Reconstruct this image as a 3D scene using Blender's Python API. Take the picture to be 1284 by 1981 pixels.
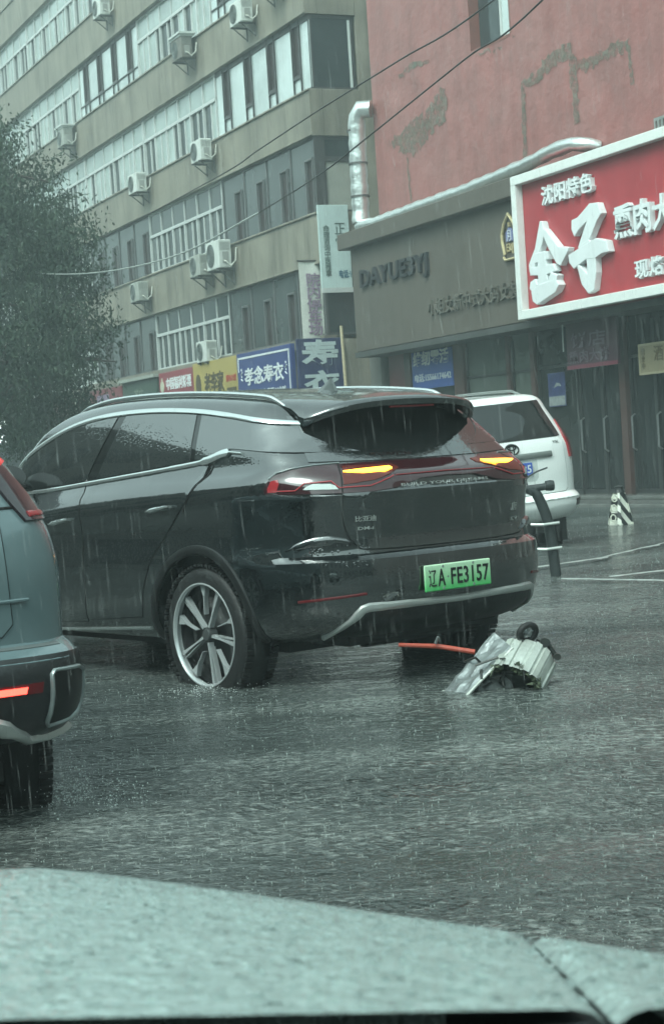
import bpy, bmesh, math, random
from mathutils import Vector, Matrix, noise
from mathutils.bvhtree import BVHTree
from mathutils.geometry import delaunay_2d_cdt

random.seed(7)
R = math.radians
S = bpy.context.scene
for o in list(bpy.data.objects):
    bpy.data.objects.remove(o)

# ------------------------------------------------------------------ camera
cam_d = bpy.data.cameras.new("camera")
cam = bpy.data.objects.new("camera", cam_d)
S.collection.objects.link(cam)
cam_d.sensor_fit = 'VERTICAL'
cam_d.sensor_height = 36.0
cam_d.lens = 3400.0 / 1981.0 * 36.0
cam_d.clip_start = 0.05
cam_d.clip_end = 2000
PITCH, ROLL = math.atan(120.5 / 3400.0), 0.063
cam.matrix_world = (Matrix.Translation((0, 0, 1.25)) @ Matrix.Rotation(math.pi / 2 - PITCH, 4, 'X')
                    @ Matrix.Rotation(-ROLL, 4, 'Z'))
cam_d.dof.use_dof = True
cam_d.dof.focus_distance = 11.0
cam_d.dof.aperture_fstop = 13.0
S.camera = cam
S.render.resolution_x, S.render.resolution_y = 663, 1024

# ------------------------------------------------------------------ world: overcast rain sky
SUN_EL, SUN_AZ = 52.0, 215.0
w = bpy.data.worlds.new("World")
S.world = w
w.use_nodes = True
nt = w.node_tree
nt.nodes.clear()
sky = nt.nodes.new('ShaderNodeTexSky')
sky.sky_type = 'NISHITA'
sky.sun_disc = False
sky.sun_elevation = R(SUN_EL)
sky.sun_rotation = R(SUN_AZ)
sky.air_density = 1.6
sky.dust_density = 5.0
sky.ozone_density = 1.0
hs = nt.nodes.new('ShaderNodeHueSaturation')
hs.inputs['Saturation'].default_value = 0.12
tint = nt.nodes.new('ShaderNodeMix')
tint.data_type = 'RGBA'
tint.blend_type = 'MULTIPLY'
tint.inputs[0].default_value = 1.0
tint.inputs[7].default_value = (0.765, 1.0, 0.97, 1)
bg = nt.nodes.new('ShaderNodeBackground')
bg.inputs['Strength'].default_value = 0.13
out = nt.nodes.new('ShaderNodeOutputWorld')
nt.links.new(sky.outputs[0], hs.inputs['Color'])
nt.links.new(hs.outputs[0], tint.inputs[6])
nt.links.new(tint.outputs[2], bg.inputs['Color'])
nt.links.new(bg.outputs[0], out.inputs['Surface'])

sun_d = bpy.data.lights.new("sun", 'SUN')
sun_d.energy = 0.6
sun_d.angle = R(25)
sun_d.color = (1.0, 0.98, 0.92)
sun = bpy.data.objects.new("sun", sun_d)
S.collection.objects.link(sun)
_az, _el = R(SUN_AZ), R(SUN_EL)
_dir = Vector((math.sin(_az) * math.cos(_el), math.cos(_az) * math.cos(_el), math.sin(_el)))
sun.rotation_euler = (-_dir).to_track_quat('-Z', 'Y').to_euler()
sun.location = (0, 0, 60)

S.view_settings.view_transform = 'Standard'
S.view_settings.look = 'None'
S.view_settings.exposure = 1.28
S.view_settings.gamma = 1.0
S.view_settings.use_curve_mapping = False
try:
    S.cycles.use_denoising = True
    S.cycles.denoiser = 'OPENIMAGEDENOISE'
    S.cycles.volume_bounces = 0
    S.cycles.max_bounces = 7
    S.cycles.transparent_max_bounces = 12
    S.cycles.sample_clamp_indirect = 6.0
except Exception:
    pass

# ------------------------------------------------------------------ materials
MATS = {}


def pbr(name, col, rough=0.6, metal=0.0, var=0.0, vscale=3.0, bump=0.0, bscale=20.0, streak=0.0, col2=None,
        ior=1.45, coat=0.0, emit=None, estr=0.0, alpha=1.0, drops=0.0, dscale=90.0, rvar=0.0, vdist=(1, 1, 1), trans=0.0, cior=1.5):
    """One procedural Principled material: base colour with noise variation, rain streaks, bump and water drops."""
    if name in MATS:
        return MATS[name]
    m = bpy.data.materials.new(name)
    m.use_nodes = True
    t = m.node_tree
    n, L = t.nodes, t.links
    b = n['Principled BSDF']
    b.inputs['Base Color'].default_value = (*col, 1)
    b.inputs['Roughness'].default_value = rough
    b.inputs['Metallic'].default_value = metal
    b.inputs['IOR'].default_value = ior
    b.inputs['Coat Weight'].default_value = coat
    b.inputs['Coat Roughness'].default_value = 0.03
    b.inputs['Coat IOR'].default_value = cior
    b.inputs['Alpha'].default_value = alpha
    b.inputs['Transmission Weight'].default_value = trans
    if emit:
        b.inputs['Emission Color'].default_value = (*emit, 1)
        b.inputs['Emission Strength'].default_value = estr
    tc = n.new('ShaderNodeTexCoord')
    src = tc.outputs['Object']
    if var > 0 or streak > 0:
        mp = n.new('ShaderNodeMapping')
        mp.inputs['Scale'].default_value = vdist
        L.new(src, mp.inputs['Vector'])
        nz = n.new('ShaderNodeTexNoise')
        nz.inputs['Scale'].default_value = vscale
        nz.inputs['Detail'].default_value = 7
        nz.inputs['Roughness'].default_value = 0.62
        L.new(mp.outputs[0], nz.inputs['Vector'])
        cr = n.new('ShaderNodeMapRange')
        cr.inputs['From Min'].default_value = 0.3
        cr.inputs['From Max'].default_value = 0.7
        L.new(nz.outputs['Fac'], cr.inputs['Value'])
        mx = n.new('ShaderNodeMix')
        mx.data_type = 'RGBA'
        c2 = col2 or tuple(c * (1 - var) for c in col)
        mx.inputs[6].default_value = (*col, 1)
        mx.inputs[7].default_value = (*c2, 1)
        L.new(cr.outputs[0], mx.inputs[0])
        last = mx.outputs[2]
        if streak > 0:
            mp2 = n.new('ShaderNodeMapping')
            mp2.inputs['Scale'].default_value = (1.5, 1.5, 0.22)
            L.new(src, mp2.inputs['Vector'])
            n2 = n.new('ShaderNodeTexNoise')
            n2.inputs['Scale'].default_value = 1.6
            n2.inputs['Detail'].default_value = 8
            n2.inputs['Roughness'].default_value = 0.68
            L.new(mp2.outputs[0], n2.inputs['Vector'])
            c3 = n.new('ShaderNodeMapRange')
            c3.inputs['From Min'].default_value = 0.45
            c3.inputs['From Max'].default_value = 0.72
            c3.inputs['To Max'].default_value = streak
            L.new(n2.outputs['Fac'], c3.inputs['Value'])
            m2 = n.new('ShaderNodeMix')
            m2.data_type = 'RGBA'
            m2.inputs[7].default_value = (*(c * 0.35 for c in col), 1)
            L.new(last, m2.inputs[6])
            L.new(c3.outputs[0], m2.inputs[0])
            last = m2.outputs[2]
        L.new(last, b.inputs['Base Color'])
        if rvar > 0:
            rr = n.new('ShaderNodeMapRange')
            rr.inputs['To Min'].default_value = max(0.02, rough - rvar)
            rr.inputs['To Max'].default_value = rough + rvar
            L.new(nz.outputs['Fac'], rr.inputs['Value'])
            L.new(rr.outputs[0], b.inputs['Roughness'])
    norm = None
    if bump > 0:
        nb = n.new('ShaderNodeTexNoise')
        nb.inputs['Scale'].default_value = bscale
        nb.inputs['Detail'].default_value = 6
        L.new(src, nb.inputs['Vector'])
        bp = n.new('ShaderNodeBump')
        bp.inputs['Strength'].default_value = bump
        bp.inputs['Distance'].default_value = 0.02
        L.new(nb.outputs['Fac'], bp.inputs['Height'])
        norm = bp.outputs[0]
    if drops > 0:
        v = n.new('ShaderNodeTexVoronoi')
        v.inputs['Scale'].default_value = dscale
        v.inputs['Randomness'].default_value = 1.0
        L.new(src, v.inputs['Vector'])
        mr = n.new('ShaderNodeMapRange')
        mr.inputs['From Min'].default_value = 0.05
        mr.inputs['From Max'].default_value = 0.42
        mr.inputs['To Min'].default_value = 1
        mr.inputs['To Max'].default_value = 0
        L.new(v.outputs['Distance'], mr.inputs['Value'])
        bp2 = n.new('ShaderNodeBump')
        bp2.inputs['Strength'].default_value = drops
        bp2.inputs['Distance'].default_value = 0.004
        L.new(mr.outputs[0], bp2.inputs['Height'])
        if norm:
            L.new(norm, bp2.inputs['Normal'])
        norm = bp2.outputs[0]
    if norm:
        L.new(norm, b.inputs['Normal'])
        if coat > 0:
            L.new(norm, b.inputs['Coat Normal'])
    MATS[name] = m
    return m


# ------------------------------------------------------------------ mesh helpers
class MB:
    """Collects simple solids into one mesh."""

    def __init__(s):
        s.v, s.f = [], []

    def add(s, vs, fs):
        k = len(s.v)
        s.v += [tuple(p) for p in vs]
        s.f += [tuple(i + k for i in f) for f in fs]
        return s

    def box(s, x0, x1, y0, y1, z0, z1, mat=None):
        vs = [Vector(p) for p in ((x0, y0, z0), (x1, y0, z0), (x1, y1, z0), (x0, y1, z0),
                                  (x0, y0, z1), (x1, y0, z1), (x1, y1, z1), (x0, y1, z1))]
        if mat is not None:
            vs = [mat @ p for p in vs]
        return s.add(vs, [(0, 3, 2, 1), (4, 5, 6, 7), (0, 1, 5, 4), (1, 2, 6, 5), (2, 3, 7, 6), (3, 0, 4, 7)])

    def tube(s, pts, r, n=8, cap=True):
        pts = [Vector(p) for p in pts]
        rs = r if isinstance(r, (list, tuple)) else [r] * len(pts)
        rings, prev = [], None
        for i, p in enumerate(pts):
            d = (pts[min(i + 1, len(pts) - 1)] - pts[max(i - 1, 0)]).normalized()
            if prev is None:
                a = Vector((0, 0, 1)) if abs(d.z) < 0.9 else Vector((1, 0, 0))
                nx = d.cross(a).normalized()
            else:
                nx = (prev - d * prev.dot(d)).normalized()
            prev = nx
            ny = d.cross(nx)
            rings.append([p + (nx * math.cos(2 * math.pi * k / n) + ny * math.sin(2 * math.pi * k / n)) * rs[i]
                          for k in range(n)])
        vs = [q for rg in rings for q in rg]
        fs = []
        for i in range(len(rings) - 1):
            for k in range(n):
                k2 = (k + 1) % n
                fs.append((i * n + k, i * n + k2, (i + 1) * n + k2, (i + 1) * n + k))
        if cap:
            fs.append(tuple(range(n - 1, -1, -1)))
            fs.append(tuple((len(rings) - 1) * n + k for k in range(n)))
        return s.add(vs, fs)

    def lathe(s, prof, n=48, axis='Y', c=(0, 0, 0), closed=False):
        """prof: (radius, along-axis) pairs."""
        vs, fs = [], []
        P = len(prof)
        for k in range(n):
            a = 2 * math.pi * k / n
            for r, h in prof:
                q = (r * math.cos(a), h, r * math.sin(a)) if axis == 'Y' else (
                    (r * math.cos(a), r * math.sin(a), h) if axis == 'Z' else (h, r * math.cos(a), r * math.sin(a)))
                vs.append((q[0] + c[0], q[1] + c[1], q[2] + c[2]))
        for k in range(n):
            k2 = (k + 1) % n
            for i in range(P if closed else P - 1):
                j = (i + 1) % P
                fs.append((k * P + i, k2 * P + i, k2 * P + j, k * P + j))
        return s.add(vs, fs)

    def prism(s, poly, fn, d0, d1):
        """Extrude a 2-D polygon; fn(a, b, d) -> 3-D."""
        n = len(poly)
        area = sum(poly[i][0] * poly[(i + 1) % n][1] - poly[(i + 1) % n][0] * poly[i][1] for i in range(n))
        if area < 0:
            poly = poly[::-1]
        vs = [fn(a, b, d0) for a, b in poly] + [fn(a, b, d1) for a, b in poly]
        fs = [tuple(range(n - 1, -1, -1)), tuple(range(n, 2 * n))]
        fs += [(i, (i + 1) % n, n + (i + 1) % n, n + i) for i in range(n)]
        return s.add(vs, fs)

    def build(s, name, mat, parent=None, loc=(0, 0, 0), rotz=0.0, smooth=None, bevel=0.0, fix=True):
        me = bpy.data.meshes.new(name)
        me.from_pydata(s.v, [], s.f)
        if fix:
            bm = bmesh.new()
            bm.from_mesh(me)
            bmesh.ops.recalc_face_normals(bm, faces=bm.faces)
            bm.to_mesh(me)
            bm.free()
        me.update()
        o = bpy.data.objects.new(name, me)
        S.collection.objects.link(o)
        o.location = loc
        o.rotation_euler = (0, 0, rotz)
        me.materials.append(mat)
        if smooth is not None:
            me.shade_smooth()
            me.set_sharp_from_angle(angle=R(smooth))
        if bevel > 0:
            md = o.modifiers.new('bevel', 'BEVEL')
            md.width = bevel
            md.segments = 2
            md.limit_method = 'ANGLE'
        if parent is not None:
            o.parent = parent
        return o


def tag(o, label=None, cat=None, group=None, kind=None):
    if label:
        o['label'] = label
    if cat:
        o['category'] = cat
    if group:
        o['group'] = group
    if kind:
        o['kind'] = kind
    return o


def empty(name, loc=(0, 0, 0), rotz=0.0):
    o = bpy.data.objects.new(name, None)
    o.empty_display_size = 0.2
    S.collection.objects.link(o)
    o.location = loc
    o.rotation_euler = (0, 0, rotz)
    return o


def copy_tree(o, parent=None):
    c = o.copy()
    S.collection.objects.link(c)
    if parent is not None:
        c.parent = parent
    for ch in list(o.children):
        copy_tree(ch, c)
    return c


def text_geo(txt, bold=0.0, extrude=0.02, space=1.0, line=1.0, shear=0.0):
    """Lettering as mesh data normalised to the unit box: x, y in 0..1, z = extrusion."""
    cu = bpy.data.curves.new('lettering', 'FONT')
    cu.body = txt
    cu.size = 1.0
    cu.align_x = 'CENTER'
    cu.extrude = 0.5
    cu.offset = bold
    cu.space_character = space
    cu.space_line = line
    cu.shear = shear
    cu.resolution_u = 2
    ob = bpy.data.objects.new('lettering', cu)
    S.collection.objects.link(ob)
    dg = bpy.context.evaluated_depsgraph_get()
    me = ob.evaluated_get(dg).to_mesh()
    vs = [v.co.copy() for v in me.vertices]
    fs = [tuple(p.vertices) for p in me.polygons]
    ob.evaluated_get(dg).to_mesh_clear()
    bpy.data.objects.remove(ob)
    bpy.data.curves.remove(cu)
    x0, x1 = min(v.x for v in vs), max(v.x for v in vs)
    y0, y1 = min(v.y for v in vs), max(v.y for v in vs)
    vs = [((v.x - x0) / (x1 - x0), (v.y - y0) / (y1 - y0), v.z + 0.5) for v in vs]
    return vs, fs


def lettering(parent, txt, x0, x1, z0, z1, y, mat, depth=0.03, bold=0.0, name='lettering', **kw):
    """Raised lettering on a board that faces local -Y; fills the box x0..x1, z0..z1."""
    vs, fs = text_geo(txt, bold, **kw)
    m = MB().add([(x0 + a * (x1 - x0), y - c * depth, z0 + b * (z1 - z0)) for a, b, c in vs], fs)
    return m.build(name, mat, parent, fix=False)


# facade frame: s runs away along the street front, p towards the street
FTH = R(23.7)
FU = Vector((-math.sin(FTH), math.cos(FTH), 0))
FN = Vector((-math.cos(FTH), -math.sin(FTH), 0))
FO = Vector((5.25, 32.0, 0))
FROT = math.atan2(-FU.y, -FU.x)      # local X = rightwards along the front, local Y = into the wall
PROT = math.atan2(-FN.y, -FN.x)      # for boards that stick out at right angles to the front


def fpt(s, p=0.0, z=0.0):
    return FO + FU * s + FN * p + Vector((0, 0, z))
# ------------------------------------------------------------------ water and paving
def water_material():
    m = bpy.data.materials.new('flood_water')
    m.use_nodes = True
    n, L = m.node_tree.nodes, m.node_tree.links
    b = n['Principled BSDF']
    tc = n.new('ShaderNodeTexCoord')

    def noise_tex(scale, sx, sy, det=5, rough=0.6, rot=0.0):
        mp = n.new('ShaderNodeMapping')
        mp.inputs['Scale'].default_value = (sx, sy, 1)
        mp.inputs['Rotation'].default_value = (0, 0, rot)
        L.new(tc.outputs['Object'], mp.inputs['Vector'])
        t = n.new('ShaderNodeTexNoise')
        t.inputs['Scale'].default_value = scale
        t.inputs['Detail'].default_value = det
        t.inputs['Roughness'].default_value = rough
        L.new(mp.outputs[0], t.inputs['Vector'])
        return t.outputs['Fac']

    big = noise_tex(0.5, 0.6, 1.3, 4)
    cr = n.new('ShaderNodeMix')
    cr.data_type = 'RGBA'
    cr.inputs[6].default_value = (0.030, 0.037, 0.036, 1)
    cr.inputs[7].default_value = (0.070, 0.082, 0.078, 1)
    L.new(big, cr.inputs[0])
    # rain froth plus bright ripple specks and bands painted into the base colour
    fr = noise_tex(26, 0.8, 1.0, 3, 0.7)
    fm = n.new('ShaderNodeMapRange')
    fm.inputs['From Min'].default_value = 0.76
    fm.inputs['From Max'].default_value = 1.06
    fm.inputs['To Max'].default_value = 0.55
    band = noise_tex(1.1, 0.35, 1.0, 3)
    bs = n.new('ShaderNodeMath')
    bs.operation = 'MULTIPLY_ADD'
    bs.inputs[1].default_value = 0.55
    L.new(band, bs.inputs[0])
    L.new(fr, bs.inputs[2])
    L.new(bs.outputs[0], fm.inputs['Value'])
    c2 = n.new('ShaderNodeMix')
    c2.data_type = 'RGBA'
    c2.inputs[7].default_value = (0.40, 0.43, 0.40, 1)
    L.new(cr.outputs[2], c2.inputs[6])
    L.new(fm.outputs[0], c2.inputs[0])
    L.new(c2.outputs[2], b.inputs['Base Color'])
    b.inputs['Roughness'].default_value = 0.10
    b.inputs['IOR'].default_value = 1.33
    w1 = noise_tex(2.2, 0.55, 1.5, 4, 0.55, 0.35)
    w2 = noise_tex(9.0, 0.8, 1.2, 4, 0.6, -0.2)
    w3 = n.new('ShaderNodeTexVoronoi')
    w3.inputs['Scale'].default_value = 17.0
    L.new(tc.outputs['Object'], w3.inputs['Vector'])
    w4 = n.new('ShaderNodeTexVoronoi')
    w4.inputs['Scale'].default_value = 47.0
    L.new(tc.outputs['Object'], w4.inputs['Vector'])
    patchy = n.new('ShaderNodeMapRange')
    patchy.inputs['From Min'].default_value = 0.36
    patchy.inputs['From Max'].default_value = 0.62
    patchy.inputs['To Min'].default_value = 0.22
    patchy.inputs['To Max'].default_value = 1.0
    L.new(noise_tex(0.55, 0.5, 1.6, 4, 0.6, 0.2), patchy.inputs['Value'])
    w5 = noise_tex(70, 1, 1, 2, 0.6)
    norm = None
    for src, st, di in ((w1, 0.8, 0.07), (w2, 0.8, 0.03), (w3.outputs['Distance'], 0.8, 0.022), (w4.outputs['Distance'], 0.9, 0.014), (w5, 0.9, 0.006)):
        bp = n.new('ShaderNodeBump')
        ms = n.new('ShaderNodeMath')
        ms.operation = 'MULTIPLY'
        ms.inputs[1].default_value = st
        L.new(patchy.outputs[0], ms.inputs[0])
        L.new(ms.outputs[0], bp.inputs['Strength'])
        bp.inputs['Distance'].default_value = di
        L.new(src, bp.inputs['Height'])
        if norm:
            L.new(norm, bp.inputs['Normal'])
        norm = bp.outputs[0]
    L.new(norm, b.inputs['Normal'])
    return m


def wave(x, y):
    """Low wind and wake waves of the flood, in metres."""
    p = Vector((x * 0.9 + y * 0.25, y * 2.3 - x * 0.5, 0.0))
    h = 0.011 * noise.noise(p * 0.9) + 0.006 * noise.noise(p * 2.3 + Vector((5, 9, 2)))
    h += 0.003 * noise.noise(Vector((x * 5.1, y * 8.3, 3.0)))
    return h


m = MB()
ys, y = [], -2.0
while y < 46:
    ys.append(y)
    y += 0.045 if 2.4 < y < 9 else (0.07 if y < 16 else 0.25)
xs = [-4.5 + i * 0.06 for i in range(151)]
xs = [-40, -20, -9] + xs + [7, 10, 14, 25, 40]
for yy in ys:
    for xx in xs:
        k = 0.0 if (abs(xx) > 6 or yy > 30) else 1.0
        m.v.append((xx, yy, wave(xx, yy) * k))
W_ = len(xs)
for j in range(len(ys) - 1):
    for i in range(W_ - 1):
        a = j * W_ + i
        m.f.append((a, a + 1, a + W_ + 1, a + W_))
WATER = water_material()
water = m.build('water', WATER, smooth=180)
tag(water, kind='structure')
far = MB().add([(-400, 46, 0), (400, 46, 0), (400, 400, 0), (-400, 400, 0)], [(0, 1, 2, 3)])
far.add([(-400, -200, -0.02), (400, -200, -0.02), (400, -2, -0.02), (-400, -2, -0.02)], [(0, 1, 2, 3)])
far.add([(-400, -2, -0.02), (-40, -2, -0.02), (-40, 46, -0.02), (-400, 46, -0.02)], [(0, 1, 2, 3)])
far.add([(40, -2, -0.02), (400, -2, -0.02), (400, 46, -0.02), (40, 46, -0.02)], [(0, 1, 2, 3)])
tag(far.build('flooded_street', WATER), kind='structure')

pave = pbr('wet_paving', (0.16, 0.165, 0.155), 0.25, var=0.5, vscale=2.5, bump=0.3, bscale=9)
m = MB()
m.box(-9.0, 12.0, -1.6, 0.3, -0.15, 0.05)      # flooded shop step
m.box(-9.0, 12.0, -0.55, 0.3, 0.05, 0.12)
tag(m.build('pavement', pave, loc=FO, rotz=FROT, bevel=0.015), kind='structure')

# thin lines of moving froth where the run-off spreads over the yard, and the wash of a passing wheel
line_mat = pbr('pale_line', (0.34, 0.37, 0.35), 0.4, var=0.5, vscale=14)


def froth_line(pts, wd, seed):
    rnd = random.Random(seed)
    m = MB()
    P = []
    for i in range(len(pts) - 1):
        a, b = Vector(pts[i]), Vector(pts[i + 1])
        n_ = max(2, int((b - a).length / 0.08))
        for k in range(n_):
            P.append(a.lerp(b, k / n_))
    P.append(Vector(pts[-1]))
    for i, p in enumerate(P):
        d = (P[min(i + 1, len(P) - 1)] - P[max(0, i - 1)]).normalized()
        q = Vector((-d.y, d.x)) * wd * (0.15 + 0.85 * abs(noise.noise(Vector((p.x * 4, p.y * 4, seed)))) * 1.6)
        off = Vector((-d.y, d.x)) * 0.04 * noise.noise(Vector((p.x * 2.3, p.y * 2.3, seed + 4)))
        m.v += [(p.x + off.x - q.x, p.y + off.y - q.y, 0.026), (p.x + off.x, p.y + off.y, 0.034), (p.x + off.x + q.x, p.y + off.y + q.y, 0.026)]
        if i:
            k = 3 * (i - 1)
            m.f += [(k, k + 1, k + 4, k + 3), (k + 1, k + 2, k + 5, k + 4)]
    return m


tag(froth_line([(1.9, 14.95), (2.3, 14.6), (2.75, 14.0), (3.2, 13.8), (3.8, 14.2), (4.6, 14.9)], 0.06, 1).build('pale_water_line', line_mat), kind='structure')
tag(froth_line([(2.3, 14.9), (2.9, 15.2), (3.3, 16.0), (3.9, 17.2), (4.6, 18.2)], 0.05, 2).build('pale_water_line', line_mat), kind='structure')
tag(froth_line([(1.8, 16.4), (2.6, 17.2), (3.4, 18.6), (4.4, 20.4)], 0.05, 3).build('pale_water_line', line_mat), kind='structure')
# ------------------------------------------------------------------ building materials
plaster = pbr('grey_render', (0.265, 0.245, 0.195), 0.55, var=0.35, vscale=0.8, bump=0.25, bscale=30, streak=0.85)
core_m = pbr('dark_core', (0.05, 0.055, 0.055), 0.8)
white_frame = pbr('white_upvc', (0.50, 0.53, 0.51), 0.4, var=0.15, vscale=4)
dark_frame = pbr('dark_frame', (0.045, 0.042, 0.042), 0.4)
brown_frame = pbr('brown_frame', (0.10, 0.10, 0.10), 0.4)


def glass_mat(name, col, ior=1.9, rough=0.03, var=0.5, vs=0.8):
    return pbr(name, col, rough, var=var, vscale=vs, ior=ior, bump=0.015, bscale=1.6)


g_sky = glass_mat('coated_sky_glass', (0.58, 0.67, 0.65), 3.0, 0.04, 0.45, 0.5)  # pale mint base colour stands in for the reflected sky
g_mid = glass_mat('curtained_sky_glass', (0.40, 0.48, 0.45), 2.5, 0.05, 0.5, 0.7)  # curtains and sky reflection both put into the base colour
g_dark = glass_mat('dark_glass', (0.035, 0.045, 0.047), 1.5, 0.05, 0.4, 0.7)
g_tint = glass_mat('tinted_glass', (0.075, 0.085, 0.085), 1.55, 0.08, 0.5, 0.5)
sash_m = pbr('open_sash', (0.045, 0.035, 0.035), 0.35, var=0.3, vscale=2)

# ------------------------------------------------------------------ apartment building
apt = tag(empty('apartment_building', FO, FROT), 'long grey rendered apartment building with ribbon windows on the left', 'building')
S0, S1 = 12.85, 86.0          # near corner, far end (distance along the street front)
HEADS = [5.87, 9.03, 12.03, 15.15, 18.30, 21.4]
SILLS = [4.10, 7.15, 10.19, 13.32, 16.47, 19.6]
m = MB()
m.box(-S1, -S0 - 0.35, 0.35, 10.0, -0.2, 23.0)
m.box(-S0 - 0.35, -S0, 1.38, 10.0, -0.2, 23.0)       # plain end wall
m.box(-S0 - 0.36, -S0 - 0.06, 0.10, 1.38, -0.2, 4.0)
m.build('wall', plaster, apt)
for i in range(5):
    zb, zt = HEADS[i], SILLS[i + 1]
    m = MB()
    m.box(-S1, -S0, 0.0, 0.35, zb, zt)
    m.box(-S0 - 0.35, -S0 - 0.0, 0.35, 1.375, zb, zt)
    m.box(-S1, -S0 + 0.02, -0.04, 0.0, zb + 0.0, zb + 0.05)      # drip edge
    m.box(-S1, -S0 + 0.03, -0.05, 0.0, zt - 0.05, zt)            # sill lip
    m.build('spandrel_band', plaster, apt, bevel=0.012)
m = MB()
m.box(-S1, -S0, 0.0, 0.35, 3.86, 4.10)
m.build('spandrel_band', plaster, apt)


def bars(lst, y0, y1, mat, name, parent):
    m = MB()
    for (a, b, c, d) in lst:
        m.box(a, b, y0, y1, c, d)
    return m.build(name, mat, parent)


def pane(x0, x1, z0, z1, y, mat, parent, tilt=0.0):
    m = MB()
    m.box(x0, x1, y, y + 0.012, z0, z1)
    o = m.build('pane', mat, parent)
    return o


def win_alternate(x0, x1, z0, z1, rnd, lower_all=False, dark=False):
    """Fixed light panes with tall narrow dark opening sashes and a small pane below each."""
    fm = dark_frame
    fr = MB()
    y = 0.10
    fr.box(x0, x1, y, y + 0.09, z1 - 0.13, z1)
    fr.box(x0, x1, y, y + 0.06, z0, z0 + 0.05)
    n = 4
    wd = x1 - x0
    root = None
    lights, sashes, small = [], [], []
    cw = wd / n
    for k in range(n):
        a = x0 + k * cw
        sx0, sx1 = a + cw * 0.36, a + cw * 0.64
        fr.box(sx0 - 0.03, sx0, y - 0.02, y + 0.06, z0, z1)
        fr.box(sx1, sx1 + 0.03, y - 0.02, y + 0.06, z0, z1)
        zs = z0 + (z1 - z0) * 0.24
        fr.box(sx0, sx1, y - 0.02, y + 0.05, zs - 0.04, zs + 0.02)
        if lower_all:
            fr.box(a, sx0 - 0.03, y - 0.01, y + 0.05, zs - 0.03, zs)
            fr.box(sx1 + 0.03, a + cw, y - 0.01, y + 0.05, zs - 0.03, zs)
        lights.append((a, sx0 - 0.03, z0 + 0.05, z1 - 0.13))
        lights.append((sx1 + 0.03, a + cw, z0 + 0.05, z1 - 0.13))
        sashes.append((sx0, sx1, zs + 0.02, z1 - 0.13))
        small.append((sx0, sx1, z0 + 0.05, zs - 0.04))
    o = fr.build('window', fm, apt)
    p = MB()
    for a, b, c, d in lights + small:
        p.box(a, b, y + 0.03, y + 0.05, c, d)
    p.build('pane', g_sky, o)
    for a, b, c, d in sashes:
        q = MB()
        q.box(a, b, y + 0.07, y + 0.09, c, d)
        q.box(a + 0.0, a + 0.05, y, y + 0.07, c, d)
        q.box(b - 0.05, b, y, y + 0.07, c, d)
        q.box(a, b, y, y + 0.07, c, c + 0.05)
        q.build('sash', sash_m, o)
    return o


def win_transom(x0, x1, z0, z1, rnd, light, frame=None, darkp=0.32, ncol=None):
    """White framed ribbon window: fixed lights over a row of sliding casements."""
    frame = frame or white_frame
    y = 0.11
    zt = z0 + (z1 - z0) * 0.62
    fr = MB()
    fr.box(x0, x1, y, y + 0.06, z1 - 0.06, z1)
    fr.box(x0, x1, y - 0.02, y + 0.06, z0, z0 + 0.06)
    fr.box(x0, x1, y - 0.02, y + 0.06, zt - 0.045, zt + 0.045)
    fr.box(x0, x0 + 0.06, y - 0.02, y + 0.06, z0, z1)
    fr.box(x1 - 0.06, x1, y - 0.02, y + 0.06, z0, z1)
    n = ncol or 6
    cw = (x1 - x0) / n
    L_, D_ = [], []
    for k in range(n):
        a, b = x0 + k * cw, x0 + (k + 1) * cw
        if k:
            fr.box(a - 0.025, a + 0.025, y, y + 0.055, zt, z1)
        fr.box(a - 0.035, a + 0.035, y - 0.02, y + 0.06, z0, zt)
        L_.append((a, b, zt, z1))
        mid = a + cw * rnd.uniform(0.42, 0.6)
        fr.box(mid - 0.025, mid + 0.025, y, y + 0.05, z0, zt)
        for (c, d) in ((a, mid), (mid, b)):
            (D_ if rnd.random() < darkp else L_).append((c, d, z0, zt))
    o = fr.build('window', frame, apt)
    p = MB()
    for a, b, c, d in L_:
        j = rnd.uniform(-0.012, 0.012)
        p.box(a, b, y + 0.035 + j, y + 0.05 + j, c, d)
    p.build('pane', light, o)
    for a, b, c, d in D_:
        MB().box(a, b, y + 0.055, y + 0.07, c, d).build('open_pane', g_dark, o)
    return o


def win_dark(x0, x1, z0, z1, rnd):
    """Brown tinted glazing with a few dark sashes."""
    y = 0.10
    fr = MB()
    fr.box(x0, x1, y, y + 0.05, z1 - 0.05, z1)
    fr.box(x0, x1, y, y + 0.05, z0, z0 + 0.05)
    n = 4
    cw = (x1 - x0) / n
    ds, L_ = [], []
    for k in range(n):
        a = x0 + k * cw
        fr.box(a - 0.03, a + 0.03, y, y + 0.05, z0, z1)
        s0, s1 = a + cw * 0.58, a + cw * 0.86
        fr.box(s0 - 0.02, s0 + 0.02, y - 0.02, y + 0.05, z0, z1 - 0.5)
        fr.box(s1 - 0.02, s1 + 0.02, y - 0.02, y + 0.05, z0, z1 - 0.5)
        fr.box(s0, s1, y - 0.02, y + 0.05, z1 - 0.54, z1 - 0.49)
        ds.append((s0, s1, z0, z1 - 0.5))
        L_ += [(a, s0, z0, z1), (s1, a + cw, z0, z1), (s0, s1, z1 - 0.5, z1)]
    fr.box(x1 - 0.05, x1, y, y + 0.05, z0, z1)
    o = fr.build('window', brown_frame, apt)
    p = MB()
    for a, b, c, d in L_:
        p.box(a, b, y + 0.03, y + 0.04, c, d)
    p.build('pane', g_tint, o)
    for a, b, c, d in ds:
        MB().box(a, b, y + 0.06, y + 0.07, c, d).build('sash', sash_m, o)


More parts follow.
